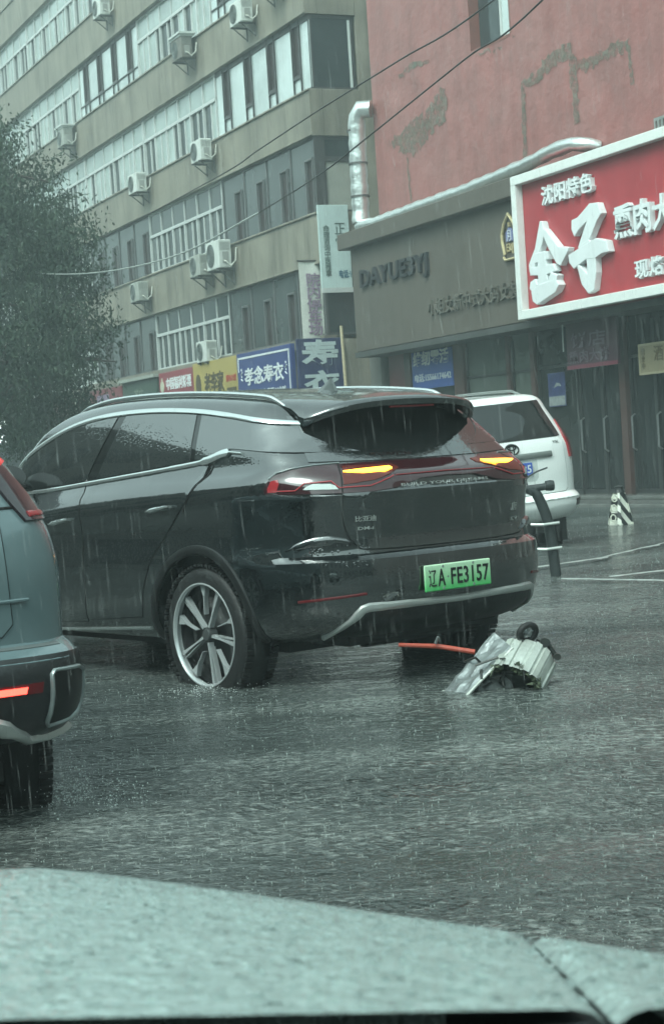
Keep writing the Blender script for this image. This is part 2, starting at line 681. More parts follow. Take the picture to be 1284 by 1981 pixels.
PER = 6.68
rnd = random.Random(3)
layout = {2: 'ATTTTTATTTT', 3: 'ATATTTATTTT', 4: 'TTTTTTTTTTT', 1: 'DTDTTTTDTTT', 0: 'DtDttTtttTt'}
for fl in range(5):
    z0, z1 = SILLS[fl], HEADS[fl]if fl == 0 else HEADS[fl]
    z1 = HEADS[fl]
    for k, ch in enumerate(layout[fl]):
        a = S0 + 0.05 + k * PER
        x0, x1 = -(a + PER - 0.03), -a
        if ch == 'A':
            win_alternate(x0, x1, z0, z1, rnd, lower_all=(fl == 3))
        elif ch == 'D':
            win_dark(x0, x1, z0, z1, rnd)
        elif ch == 't':
            win_transom(x0, x1, z0, z1, rnd, g_dark, darkp=0.6)
        else:
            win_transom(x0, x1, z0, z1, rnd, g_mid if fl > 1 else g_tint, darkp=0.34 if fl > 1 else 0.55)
# glazing of the end face round the corner
for fl in range(5):
    z0, z1 = SILLS[fl], HEADS[fl]
    fr = MB()
    X = -S0 - 0.06
    y0, y1 = 0.12, 1.32
    fr.box(X - 0.05, X, y0, y1, z1 - 0.08, z1)
    fr.box(X - 0.05, X, y0, y1, z0, z0 + 0.06)
    fr.box(X - 0.05, X, y0, y0 + 0.07, z0, z1)
    fr.box(X - 0.05, X, y1 - 0.06, y1, z0, z1)
    if fl == 1:
        fr.box(X - 0.05, X + 0.02, y0, y1, z1 - 0.62, z1 - 0.5)
        fr.box(X - 0.05, X + 0.03, y0 - 0.06, y0 + 0.22, z0, z1)
    o = fr.build('window', dark_frame, apt)
    if fl == 1:
        MB().box(X - 0.035, X - 0.02, y0, y1, z1 - 0.5, z1).build('pane', g_dark, o)
        MB().box(X - 0.03, X - 0.015, y0, y1, z0, z1 - 0.62).build('infill_panel', pbr('beige_board', (0.30, 0.31, 0.27), 0.5, var=0.2, vscale=2), o)
    else:
        MB().box(X - 0.035, X - 0.02, y0, y1, z0, z1).build('pane', g_dark, o)
        if fl >= 2:
            MB().box(X - 0.03, X - 0.012, y1 - 0.14, y1 - 0.07, z0 + 0.05, z1 - 0.1).build('curtain_edge', pbr('pale_curtain', (0.5, 0.55, 0.52), 0.6), o)

# shop fronts under the sign band
shop_dark = pbr('shop_glass', (0.020, 0.022, 0.022), 0.4, var=0.5, vscale=0.6, ior=1.25)
for k in range(16):
    a = S0 + 0.1 + k * 3.6
    m = MB()
    m.box(-(a + 3.5), -a, 0.12, 0.16, 0.0, 2.9)
    o = m.build('shop_front', shop_dark, apt)
    f = MB()
    for q in range(4):
        xx = -(a + 3.5) + q * 1.15
        f.box(xx, xx + 0.06, 0.06, 0.12, 0.0, 2.9)
    f.box(-(a + 3.5), -a, 0.06, 0.12, 2.2, 2.27)
    f.build('mullion', pbr('shop_mullion', (0.05, 0.045, 0.045), 0.5), o)

# ------------------------------------------------------------------ red building
red_wall = pbr('red_render', (0.31, 0.118, 0.108), 0.5, var=0.45, vscale=1.1, bump=0.75, bscale=7, streak=0.35,
               col2=(0.27, 0.125, 0.115))
shop = tag(empty('shop_building', FO, FROT), 'dull red rough rendered building with shops at street level', 'building')
RW0, RW1 = -12.0, 9.30
WX0, WX1, WZ0, WZ1 = -4.56, -2.97, 9.17, 11.1     # window opening in local x / z


def wall_relief(x, z):
    p = Vector((x * 1.3, z * 0.9, 0))
    return 0.035 * noise.noise(p * 0.8) + 0.018 * noise.noise(p * 2.6 + Vector((3, 1, 7))) + 0.010 * noise.noise(p * 6)


m = MB()
xs = sorted(set([-RW1 + i * 0.115 for i in range(int((RW1 - RW0) / 0.115) + 1)] + [WX0, WX1]))
zs = sorted(set([3.3 + i * 0.115 for i in range(93)] + [WZ0, WZ1]))
idx = {}
for i, x in enumerate(xs):
    for j, z in enumerate(zs):
        idx[i, j] = len(m.v)
        edge = min(abs(x + RW1), 1)
        k = min(1, edge / 0.4)
        if WX0 - 0.2 < x < WX1 + 0.2 and WZ0 - 0.2 < z < WZ1 + 0.2:
            k *= 0.3
        m.v.append((x, wall_relief(x, z) * k, z))
for i in range(len(xs) - 1):
    for j in range(len(zs) - 1):
        cx, cz = (xs[i] + xs[i + 1]) / 2, (zs[j] + zs[j + 1]) / 2
        if WX0 < cx < WX1 and WZ0 < cz < WZ1:
            continue
        m.f.append((idx[i, j], idx[i + 1, j], idx[i + 1, j + 1], idx[i, j + 1]))
mw = m.build('wall', red_wall, shop, fix=False)
mw.data.shade_smooth()
m = MB()
m.box(-RW1 + 0.0, -RW0, 0.12, 9.0, 12.0, 14.1)
m.box(-RW1 + 0.0, -RW1 + 0.1, 0.12, 9.0, -0.2, 12.0)
m.box(-RW1 + 0.1, -RW0, 3.0, 9.0, -0.2, 12.0)
m.build('side_wall', red_wall, shop)
m = MB()
for (a, b, c, d) in ((WX0, WX1, WZ0 - 0.06, WZ0), (WX0, WX1, WZ1, WZ1 + 0.06), (WX0 - 0.06, WX0, WZ0, WZ1), (WX1, WX1 + 0.06, WZ0, WZ1)):
    m.box(a, b, 0.0, 0.32, c, d)
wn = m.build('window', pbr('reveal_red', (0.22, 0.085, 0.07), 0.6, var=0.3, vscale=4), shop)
m = MB()
xm = WX0 + 0.92
m.box(xm - 0.035, xm + 0.035, 0.2, 0.27, WZ0, WZ1)
m.box(WX1 - 0.07, WX1, 0.2, 0.27, WZ0, WZ1)
m.box(WX0, WX1, 0.2, 0.27, WZ0, WZ0 + 0.07)
m.build('frame', white_frame, wn)
MB().box(WX0, xm, 0.23, 0.25, WZ0, WZ1).build('pane', g_dark, wn)
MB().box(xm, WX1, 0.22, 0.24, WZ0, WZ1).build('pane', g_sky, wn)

# weathered patches where the red paint has come away
stain_m = pbr('bare_render_patch', (0.12, 0.14, 0.105), 0.6, var=0.45, vscale=4.5, bump=0.6, bscale=10, col2=(0.24, 0.14, 0.12))


_t = stain_m.node_tree
_tc = _t.nodes.new('ShaderNodeTexCoord')
_nz = _t.nodes.new('ShaderNodeTexNoise')
_nz.inputs['Scale'].default_value = 6.0
_nz.inputs['Detail'].default_value = 8
_nz.inputs['Roughness'].default_value = 0.7
_t.links.new(_tc.outputs['Object'], _nz.inputs['Vector'])
_mr = _t.nodes.new('ShaderNodeMapRange')
_mr.inputs['From Min'].default_value = 0.36
_mr.inputs['From Max'].default_value = 0.56
_mr.inputs['To Max'].default_value = 0.9
_t.links.new(_nz.outputs['Fac'], _mr.inputs['Value'])
_t.links.new(_mr.outputs[0], _t.nodes['Principled BSDF'].inputs['Alpha'])


def patch_on_wall(poly, seed, rag=0.06):
    rag = rag * 1.5
    rnd2 = random.Random(seed)
    pts = []
    for i in range(len(poly)):
        a, b = Vector(poly[i]), Vector(poly[(i + 1) % len(poly)])
        n_ = max(1, int((b - a).length / 0.07))
        for k in range(n_):
            p = a.lerp(b, k / n_)
            pts.append((p.x + rnd2.uniform(-rag, rag), p.y + rnd2.uniform(-rag, rag)))
    xs_, zs_ = [p[0] for p in pts], [p[1] for p in pts]
    inner = []
    x = min(xs_)
    while x < max(xs_):
        z = min(zs_)
        while z < max(zs_):
            inner.append((x + 0.01, z + 0.013))
            z += 0.09
        x += 0.09
    n_ = len(pts)
    r = delaunay_2d_cdt([Vector(p) for p in pts + inner], [], [list(range(n_))], 1, 1e-5)
    mm = MB()
    mm.add([(v.x, wall_relief(v.x, v.y) - 0.012, v.y) for v in r[0]], [tuple(f) for f in r[2]])
    return mm.build('bare_patch', stain_m, shop)


def s2x(L):
    return [(-s, z) for s, z in L]


patch_on_wall(s2x([(8.75, 8.05), (7.9, 8.15), (7.5, 8.35), (6.7, 8.35), (6.2, 8.6), (5.75, 8.75), (5.75, 8.0), (6.4, 7.95), (7.2, 7.6), (7.75, 7.62), (8.2, 7.9)]), 1)
patch_on_wall(s2x([(7.75, 7.6), (7.68, 7.6), (7.6, 6.6), (7.7, 6.6)]), 2, 0.02)
patch_on_wall(s2x([(2.72, 6.6), (2.55, 6.6), (2.45, 8.0), (2.62, 8.05)]), 3, 0.025)
patch_on_wall(s2x([(2.6, 8.0), (2.55, 8.14), (1.9, 8.22), (1.85, 8.4), (1.0, 8.5), (0.75, 8.5), (0.72, 8.2), (1.75, 8.1), (1.95, 8.02)]), 4, 0.035)
patch_on_wall(s2x([(0.85, 8.2), (0.62, 8.2), (0.6, 7.0), (0.8, 7.0)]), 5, 0.03)
patch_on_wall(s2x([(0.65, 7.95), (0.55, 8.05), (-1.0, 8.12), (-1.12, 8.12), (-1.12, 7.92), (0.3, 7.85)]), 6, 0.04)
patch_on_wall(s2x([(-1.05, 8.0), (-1.15, 8.0), (-1.2, 7.3), (-1.1, 7.3)]), 7, 0.02)
patch_on_wall(s2x([(7.9, 9.42), (7.2, 9.55), (6.4, 9.42), (6.4, 9.34), (7.2, 9.42), (7.9, 9.34)]), 8, 0.02)
patch_on_wall(s2x([(4.3, 9.05), (2.95, 9.2), (2.8, 9.1), (3.6, 8.95)]), 9, 0.04)

# recessed shop fronts under the fascias
glz = [(9.3, 8.35, 'red'), (8.35, 8.05, 'col'), (8.05, 6.0, 'glass'), (6.0, 5.55, 'col'), (5.55, 3.75, 'pale'), (3.75, 3.62, 'col'),
       (3.62, 2.8, 'pale'), (2.8, 2.65, 'col'), (2.65, 1.2, 'glass'), (1.2, 0.42, 'door'), (0.42, -0.3, 'door'), (-0.3, -0.5, 'col'),
       (-0.5, -1.3, 'door'), (-1.3, -2.1, 'door'), (-2.1, -2.3, 'col'), (-2.3, -4.5, 'glass'), (-4.5, -7.0, 'glass'), (-7.0, -12.0, 'glass')]
mt = {'red': pbr('red_poster_panel', (0.20, 0.05, 0.055), 0.35, var=0.5, vscale=1.2),
      'col': pbr('brown_pilaster', (0.085, 0.05, 0.045), 0.4, var=0.3, vscale=3),
      'glass': pbr('shop_glass_near', (0.035, 0.040, 0.038), 0.15, var=0.6, vscale=0.7, ior=1.45),
      'pale': pbr('pale_shop_glass', (0.105, 0.125, 0.108), 0.2, var=0.4, vscale=0.8),
      'door': pbr('shop_door_glass', (0.030, 0.034, 0.034), 0.2, var=0.6, vscale=1.4, vdist=(3, 1, 0.3), ior=1.45)}
nm = {'red': 'poster_panel', 'col': 'pilaster', 'glass': 'shop_window', 'pale': 'shop_window', 'door': 'shop_door'}
for a, b, k in glz:
    m = MB()
    y = {'col': -0.08, 'red': 0.0, 'door': 0.05}.get(k, 0.02)
    m.box(-a, -b, y, y + 0.12, 0.0, 3.3)
    o = m.build(nm[k], mt[k], shop)
    if k in ('glass', 'door', 'pale'):
        f = MB()
        for xx in (-a, -b - 0.05):
            f.box(xx, xx + 0.05, y - 0.04, y, 0.12, 3.2)
        f.box(-a, -b, y - 0.035, y, 2.55, 2.6)
        f.box(-a, -b, y - 0.035, y, 0.12, 0.2)
        f.build('frame', pbr('dark_alu', (0.055, 0.058, 0.058), 0.35, metal=0.4), o)
        if k == 'door':
            f = MB()
            xm = -a + 0.10
            f.tube([(xm, y - 0.03, 0.9), (xm, y - 0.10, 0.95), (xm, y - 0.10, 1.5), (xm, y - 0.03, 1.55)], 0.018, 8)
            f.build('handle', pbr('brushed_steel', (0.5, 0.5, 0.5), 0.3, metal=1.0), o)
m = MB()
m.box(-9.4, 12.0, -0.78, 0.1, 3.30, 3.42)
m.build('canopy_soffit', pbr('soffit', (0.06, 0.063, 0.06), 0.6, var=0.3, vscale=3), shop)

m = MB()
m.box(13.0, 62.0, 0.0, 9.0, -0.2, 11.0)
m.build('unseen_wing', pbr('unseen_wing_render', (0.16, 0.15, 0.14), 0.6, var=0.4, vscale=0.5), shop)  # unseen block, added to darken what the black SUV's tail mirrors

# wall closing the yard passage between the two buildings
yard = tag(empty('passage_gate', FO, FROT), 'dark passage wall with reddish panel between the two buildings', 'gate wall')
m = MB()
m.box(-12.95, -9.25, 1.6, 1.9, -0.2, 6.6)
m.build('wall', pbr('passage_wall', (0.10, 0.105, 0.095), 0.6, var=0.4, vscale=1.2), yard)
m = MB()
m.box(-12.6, -9.3, 1.5, 1.6, 4.35, 5.35)
m.build('panel', pbr('red_panel', (0.24, 0.07, 0.06), 0.5, var=0.6, vscale=2.2), yard)
m = MB()
m.box(-10.1, -9.5, -0.1, 1.4, -0.2, 4.4)
m.build('pier', pbr('pier_grey', (0.13, 0.13, 0.115), 0.6, var=0.3, vscale=1.5), yard)

# terrace across the street: closes the view in the reflections
opp_m = pbr('far_side_render', (0.17, 0.17, 0.155), 0.6, var=0.4, vscale=0.5)
opp = tag(empty('terrace_building', FO + FN * 27.0, FROT), 'plain dark terrace across the street, seen only mirrored in wet panes', 'building')
m = MB()
m.box(-110, -52, -14, -6, -0.2, 17.0)
m.box(-51.5, -26, -14.5, -6.4, -0.2, 19.5)
m.box(-25.5, -9, -14, -6, -0.2, 12.4)
m.box(-8.5, 12, -14, -6, -0.2, 11.4)
m.box(12.5, 40, -14, -6, -0.2, 15.0)
m.build('wall', opp_m, opp)
for r_ in range(3):
    m = MB()
    for k in range(44):
        m.box(-108 + k * 3.1, -106.2 + k * 3.1, -6.0, -5.95, 1.0 + r_ * 3.4, 3.0 + r_ * 3.4)
    tag(m.build('window_row', g_dark, opp), kind='stuff')
back = tag(empty('street_block', (0, -26, 0)), 'plain dark block behind the viewer, seen only mirrored in wet paint', 'building')
m = MB()
m.box(-60, 60, -12, 0, -0.2, 9.0)
m.build('wall', opp_m, back)
m = MB()
for r_ in range(2):
    for k in range(36):
        m.box(-58 + k * 3.2, -56.4 + k * 3.2, 0.0, 0.05, 1.2 + r_ * 3.6, 3.1 + r_ * 3.6)
tag(m.build('window_row', g_dark, back), kind='stuff')
# ------------------------------------------------------------------ boards and lettering
white_p = pbr('white_paint', (0.72, 0.75, 0.72), 0.35, var=0.1, vscale=5)
letter_w = pbr('white_letter', (0.70, 0.74, 0.74), 0.4, var=0.08, vscale=4)


def sign(name, label, cat, s0, s1, z0, z1, p, depth, mat, mode='front', group=None, bev=0.01):
    """Flat board; front: along the street front from s0 (left) to s1 (right). perp: s0 = place along the front,
    spans p from s1 ... given as p tuple."""
    if mode == 'front':
        wd = s0 - s1
        o = MB().box(-wd / 2, wd / 2, 0, depth, 0, z1 - z0).build(name, mat, loc=fpt((s0 + s1) / 2, p, z0), rotz=FROT, bevel=bev)
    else:
        pl, pr = p
        wd = pl - pr
        o = MB().box(-wd / 2, wd / 2, 0, depth, 0, z1 - z0).build(name, mat, loc=fpt(s0, (pl + pr) / 2, z0), rotz=PROT, bevel=bev)
    tag(o, label, cat, group)
    return o, wd, z1 - z0


def ring(parent, wd, h, t, y0, y1, mat, name='frame'):
    m = MB()
    m.box(-wd / 2, wd / 2, y0, y1, 0, t)
    m.box(-wd / 2, wd / 2, y0, y1, h - t, h)
    m.box(-wd / 2, -wd / 2 + t, y0, y1, t, h - t)
    m.box(wd / 2 - t, wd / 2, y0, y1, t, h - t)
    return m.build(name, mat, parent, bevel=0.012)


# big red board of the smoked-meat shop
red_p = pbr('sign_red', (0.40, 0.045, 0.055), 0.42, var=0.22, vscale=0.9, streak=0.12)
o, wd, h = sign('shop_sign', 'large red shop sign in a white frame with raised white characters', 'shop sign', 1.50, -8.0, 3.44, 6.10, 0.88, 0.35, red_p)
ring(o, wd + 0.02, h, 0.17, -0.16, 0.0, white_p)
X0 = -wd / 2 - (-1.50)          # local x of s=0


def rx(s):
    return X0 - s


lettering(o, '沈阳特色', rx(0.55), rx(-1.17), 1.98, 2.33, 0.0, letter_w, 0.09, 0.018)


def brush(parent, strokes, fx, fz, mat, depth, name='lettering'):
    m = MB()
    for k, st in enumerate(strokes):
        m.prism([(fx(a), fz(b)) for a, b in st], lambda a, b, d: (a, d, b), -depth - 0.004 * k, 0.0)
    return m.build(name, mat, parent, bevel=0.012)


# hand-brushed characters, in s / z along the board
jz = lambda z: z - 3.44
jin = [[(0.58, 5.16), (0.50, 5.14), (0.44, 4.95), (0.55, 4.72), (0.85, 4.35), (1.04, 4.27), (1.06, 4.42), (0.80, 4.70)],
       [(0.55, 4.98), (0.42, 5.00), (-0.02, 4.62), (-0.36, 4.56), (-0.33, 4.50), (-0.05, 4.27), (0.08, 4.33), (0.32, 4.62)],
       [(0.86, 4.42), (0.80, 4.60), (0.36, 4.56), (0.34, 4.44)],
       [(1.02, 4.22), (0.98, 4.36), (0.18, 4.34), (0.10, 4.20), (0.5, 4.16)],
       [(0.70, 4.60), (0.44, 4.60), (0.40, 4.00), (0.74, 3.98)],
       [(1.05, 3.98), (1.0, 4.10), (0.84, 4.14), (0.76, 4.02), (0.92, 3.88)],
       [(0.42, 4.02), (0.26, 4.20), (0.04, 4.12), (0.10, 3.98), (0.34, 3.94)],
       [(0.98, 3.92), (0.70, 4.02), (0.10, 4.06), (0.0, 3.94), (0.14, 3.82), (0.80, 3.66), (0.95, 3.74)]]
brush(o, jin, rx, jz, letter_w, 0.13)
zi = [[(-0.48, 4.86), (-0.50, 5.02), (-0.70, 5.04), (-1.10, 5.22), (-1.36, 5.20), (-1.46, 5.0), (-1.30, 4.88), (-1.06, 4.62), (-0.74, 4.44), (-0.66, 4.52), (-0.98, 4.92), (-0.72, 4.82), (-0.56, 4.72)],
      [(-0.78, 4.56), (-1.02, 4.62), (-1.20, 4.40), (-1.20, 4.02), (-1.10, 3.72), (-0.92, 3.68), (-0.72, 3.86), (-0.60, 4.20), (-0.66, 4.22), (-0.92, 4.02), (-0.92, 4.34)],
      [(-0.36, 4.28), (-0.34, 4.42), (-0.70, 4.50), (-1.25, 4.60), (-1.58, 4.52), (-1.64, 4.32), (-1.40, 4.32), (-1.20, 4.26), (-0.90, 4.28), (-0.50, 4.16)]]
brush(o, zi, rx, jz, letter_w, 0.13)
lettering(o, '熏肉大饼', rx(-1.77), rx(-4.05), 1.03, 1.63, 0.0, letter_w, 0.10, 0.024)
lettering(o, '现烙大饼', rx(-2.28), rx(-3.98), 0.32, 0.65, 0.0, letter_w, 0.07, 0.016)
m = MB()
for k in range(7):
    m.box(rx(-2.95) + k * 0.10, rx(-2.95) + k * 0.10 + 0.05, 0.02, 0.08, h, h + 0.17)
m.box(rx(-2.95), rx(-3.7), 0.02, 0.08, h + 0.17, h + 0.22)
m.build('top_bracket', pbr('galvanised', (0.42, 0.44, 0.42), 0.4, metal=0.7, var=0.2), o)

# grey-brown fascia of the clothing shop
fas = pbr('fascia_taupe', (0.108, 0.094, 0.078), 0.5, var=0.18, vscale=0.9, streak=0.25, bump=0.1, bscale=3)
o, wd, h = sign('fascia_sign', 'wide dull grey-brown shop fascia with dark raised letters, left of the red sign', 'shop sign', 9.42, 1.52, 3.44, 5.78, 0.72, 0.66, fas)
fx = lambda s: wd / 2 - (s - 1.52)
m = MB()
m.box(-wd / 2 - 0.25, wd / 2, -0.22, 0.66, h, h + 0.36)
m.build('ledge', fas, o, bevel=0.02)
dk = pbr('dark_letter', (0.022, 0.022, 0.026), 0.4, var=0.3, vscale=5)
lettering(o, 'DAYUE3YJ', fx(8.92), fx(5.57), 1.28, 1.80, 0.0, dk, 0.07, 0.022)
lettering(o, '小姐女新中式大码女装', fx(5.68), fx(1.88), 0.46, 0.80, 0.0, pbr('bronze_letter', (0.125, 0.115, 0.095), 0.45, var=0.3, vscale=6), 0.06, 0.004)
# pointed-arch emblem
gold = pbr('gold_edge', (0.62, 0.52, 0.30), 0.35, metal=0.3, var=0.2, vscale=8)
cx, zb = fx(2.14), 1.22
arch = [(-0.20, 0.10), (-0.27, 0.36), (-0.27, 0.50), (-0.18, 0.68), (0.0, 0.86), (0.18, 0.68), (0.27, 0.50), (0.27, 0.36), (0.20, 0.10)]
m = MB()
m.tube([(cx + a, -0.04, zb + b) for a, b in arch], 0.032, 8)
m.tube([(cx - 0.25, -0.04, zb + 0.06), (cx - 0.19, -0.04, zb), (cx + 0.19, -0.04, zb), (cx + 0.27, -0.04, zb + 0.09), (cx + 0.2, -0.04, zb + 0.12)], 0.026, 8)
m.box(cx - 0.02, cx + 0.02, -0.05, 0.0, zb + 0.62, zb + 0.70)
e = m.build('emblem', gold, o)
m = MB()
m.prism([(cx - 0.13, zb + 0.34), (cx - 0.13, zb + 0.52), (cx, zb + 0.60), (cx + 0.13, zb + 0.52), (cx + 0.13, zb + 0.34)], lambda a, b, d: (a, d, b), -0.04, 0.0)
m.build('emblem_field', pbr('emblem_blue', (0.16, 0.18, 0.34), 0.4), e)
lettering(e, '月', cx - 0.06, cx + 0.08, zb + 0.34, zb + 0.55, -0.04, pbr('emblem_pale', (0.55, 0.58, 0.62), 0.4), 0.02, 0.0)
lettering(e, '日', cx - 0.13, cx - 0.01, zb + 0.14, zb + 0.30, 0.0, gold, 0.04, 0.01)
lettering(e, '4', cx - 0.02, cx + 0.13, zb + 0.10, zb + 0.30, 0.0, gold, 0.04, 0.01)

# row of shop boards on the apartment building
blue_p = pbr('sign_blue', (0.035, 0.055, 0.20), 0.4, var=0.25, vscale=1.2)
o, wd, h = sign('shop_sign', 'blue shop board with four white brushed characters and thin white border', 'shop sign', 17.85, 14.0, 2.75, 4.00, 0.45, 0.12, blue_p)
m = MB()
m.box(-wd / 2 + 0.1, wd / 2 - 0.1, -0.01, 0, h - 0.16, h - 0.11)
m.box(wd / 2 - 0.16, wd / 2 - 0.11, -0.01, 0, 0.1, h - 0.11)
m.box(-wd / 2 + 0.1, -wd / 2 + 0.15, -0.01, 0, h - 0.5, h - 0.11)
m.build('border', letter_w, o)
lettering(o, '孝念寿衣', -wd * 0.36, wd * 0.36, 0.36, 0.84, 0.0, letter_w, 0.015, 0.02)
lettering(o, '孝念寿衣 寿盒 花圈 24小时', -wd * 0.36, wd * 0.38, 0.07, 0.22, 0.0, letter_w, 0.01, 0.01)
for sx in (-1, 1):
    m = MB()
    for k in range(4):
        m.tube([(sx * wd * 0.41 + 0.05 * math.cos(k * 1.6), -0.01, 0.50 + k * 0.09), (sx * wd * 0.41 - 0.06 * math.cos(k * 1.6), -0.01, 0.56 + k * 0.09)], 0.015, 6)
    m.build('flourish', letter_w, o)

yel = pbr('sign_yellow', (0.42, 0.33, 0.10), 0.45, var=0.25, vscale=0.9)
o, wd, h = sign('shop_sign', 'mustard yellow shop board with brown brush lettering and round portrait mark', 'shop sign', 21.55, 17.92, 2.85, 3.99, 0.42, 0.12, yel)
br = pbr('brown_ink', (0.075, 0.055, 0.025), 0.5)
m = MB()
m.prism([(-wd * 0.38 + 0.22 * math.cos(t * 0.42), 0.50 + 0.32 * math.sin(t * 0.42)) for t in range(15)], lambda a, b, d: (a, d, b), -0.012, 0)
m.build('round_mark', br, o)
lettering(o, '老李家', -wd * 0.24, wd * 0.20, 0.20, 0.82, 0.0, br, 0.015, 0.022)
lettering(o, '鲜肉水饺', wd * 0.25, wd * 0.47, 0.46, 0.66, 0.0, pbr('red_ink', (0.40, 0.06, 0.03), 0.5), 0.012, 0.02)
MB().box(wd * 0.26, wd * 0.46, -0.012, 0, 0.16, 0.30).build('label_strip', br, o)

lot = pbr('lottery_red', (0.27, 0.045, 0.06), 0.45, var=0.25, vscale=1.5)
o, wd, h = sign('shop_sign', 'dark red lottery shop board with white block characters', 'shop sign', 24.85, 21.7, 2.95, 3.93, 0.38, 0.10, lot)
MB().box(-wd / 2, wd / 2, -0.008, 0, 0.0, 0.2).build('white_band', letter_w, o)
lettering(o, '中国福利彩票', -wd * 0.28, wd * 0.45, 0.42, 0.80, 0.0, letter_w, 0.012, 0.02)
m = MB()
m.lathe([(0.0, -0.02), (0.17, -0.02), (0.17, 0.0)], 20, 'Y', (-wd * 0.40, 0, 0.55))
m.box(-wd * 0.40 - 0.035, -wd * 0.40 + 0.035, -0.02, 0, 0.28, 0.82)
m.build('round_mark', pbr('pale_gold', (0.5, 0.5, 0.38), 0.5), o)

o, wd, h = sign('shop_sign', 'dark green shop board with faint leafy lettering, under a pale ledge', 'shop sign', 28.7, 25.1, 2.85, 3.85, 0.38, 0.10,
                pbr('sign_green', (0.045, 0.075, 0.055), 0.5, var=0.4, vscale=2))
lettering(o, '茶庄', -wd * 0.15, wd * 0.12, 0.2, 0.75, 0.0, pbr('dim_letter', (0.16, 0.19, 0.15), 0.5), 0.012, 0.0)
MB().box(-wd / 2 - 0.1, wd / 2 + 0.1, -0.12, 0.1, h, h + 0.10).build('ledge', pbr('pale_ledge', (0.34, 0.36, 0.32), 0.5, var=0.3), o)
maroon = pbr('sign_maroon', (0.20, 0.045, 0.055), 0.5, var=0.35, vscale=1.2)
o, wd, h = sign('shop_sign', 'maroon shop board with small mauve panel, between the green board and the tree', 'shop sign', 32.6, 28.8, 2.75, 3.80, 0.36, 0.10, maroon)
MB().box(-wd * 0.28, wd * 0.1, -0.01, 0, 0.55, 0.85).build('mauve_panel', pbr('mauve', (0.20, 0.15, 0.22), 0.5), o)
brownp = pbr('sign_brown', (0.105, 0.060, 0.052), 0.5, var=0.35, vscale=0.8)
o, wd, h = sign('shop_sign', 'long plain brown shop board low behind the tree', 'shop sign', 39.2, 33.4, 2.55, 3.75, 0.36, 0.10, brownp)
m = MB()
m.tube([(wd / 2 + 0.25, -0.3, h + 0.1), (wd / 2 + 0.32, -0.42, h - 0.35), (wd / 2 + 0.30, -0.4, h - 1.0)], 0.05, 8)
m.build('drain_pipe', pbr('pale_pipe', (0.5, 0.52, 0.45), 0.4), o)
o, wd, h = sign('shop_sign', 'dim slate grey shop board at the far left behind the tree', 'shop sign', 44.0, 39.4, 2.5, 3.6, 0.36, 0.10,
                pbr('sign_slate', (0.06, 0.065, 0.085), 0.5, var=0.35, vscale=0.9))
MB().box(-wd * 0.3, wd * 0.3, -0.01, 0, 0.3, 0.5).build('dim_strip', pbr('dim_letter', (0.16, 0.19, 0.15), 0.5), o)
lit = pbr('lit_white', (0.8, 0.85, 0.85), 0.4, emit=(0.86, 1.0, 0.98), estr=2.0)
o, wd, h = sign('light_box', 'brightly lit white light box sign at the left edge under the tree', 'light box', 49.5, 44.6, 2.35, 3.65, 0.5, 0.25,
                pbr('light_box_back', (0.12, 0.13, 0.13), 0.4))
lettering(o, '祥云水果', -wd * 0.45, wd * 0.49, 0.5, 1.25, 0.0, lit, 0.03, 0.05)
lettering(o, '8668', wd * 0.0, wd * 0.49, 0.06, 0.36, 0.0, lit, 0.03, 0.05)

# balcony-like rail over the boards
m = MB()
for k in range(9):
    m.box(-38.2 + k * 0.72, -38.15 + k * 0.72, -0.52, -0.48, 3.9, 4.62)
m.box(-38.2, -32.3, -0.52, -0.48, 4.58, 4.64)
m.box(-38.2, -32.3, -0.54, -0.46, 3.98, 4.06)
tag(m.build('balcony_rail', pbr('pale_rail', (0.5, 0.55, 0.52), 0.4), loc=FO, rotz=FROT), 'pale metal rail above the brown board behind the tree', 'rail')

# boards at right angles by the passage
o, wd, h = sign('vertical_sign', 'pale blue-white vertical board with small dark characters above the passage', 'sign', 12.72, None, 5.25, 7.30, (0.03, -0.80), 0.06,
                pbr('pale_board', (0.50, 0.62, 0.60), 0.4, var=0.2, vscale=1.5, streak=0.25), mode='perp')
ink = pbr('green_black_ink', (0.055, 0.085, 0.075), 0.5)
lettering(o, '命\n理\n咨\n询\n中\n医\n推\n拿', -wd * 0.36, -wd * 0.16, 0.28, 1.55, 0.0, ink, 0.01, 0.0, line=0.9)
lettering(o, '正\n骨', wd * 0.02, wd * 0.36, 1.0, 1.6, 0.0, ink, 0.01, 0.0, line=0.9)
lettering(o, '电话:1', wd * 0.08, wd * 0.46, 0.24, 0.44, 0.0, pbr('blue_ink', (0.03, 0.10, 0.16), 0.5), 0.01, 0.02)
MB().box(-wd / 2, wd / 2, -0.03, 0.03, -0.12, 0.0).build('bottom_rail', white_frame, o)

# cloth banner with soft folds
def cloth(wd, h, nx, nz, amp, th):
    mm = MB()
    for sgn in (0, 1):
        k0 = len(mm.v)
        for j in range(nz + 1):
            for i in range(nx + 1):
                x, z = -wd / 2 + wd * i / nx, h * j / nz
                yy = amp * math.sin(x * 9 + z * 1.3) * (1 - 0.5 * j / nz) + amp * 0.7 * noise.noise(Vector((x * 3, z * 2.2, 1.0)))
                lean = 0.0
                mm.v.append((x + lean, yy + sgn * th, z))
        for j in range(nz):
            for i in range(nx):
                a = k0 + j * (nx + 1) + i
                q = (a, a + 1, a + nx + 2, a + nx + 1)
                mm.f.append(q if sgn == 0 else q[::-1])
    return mm


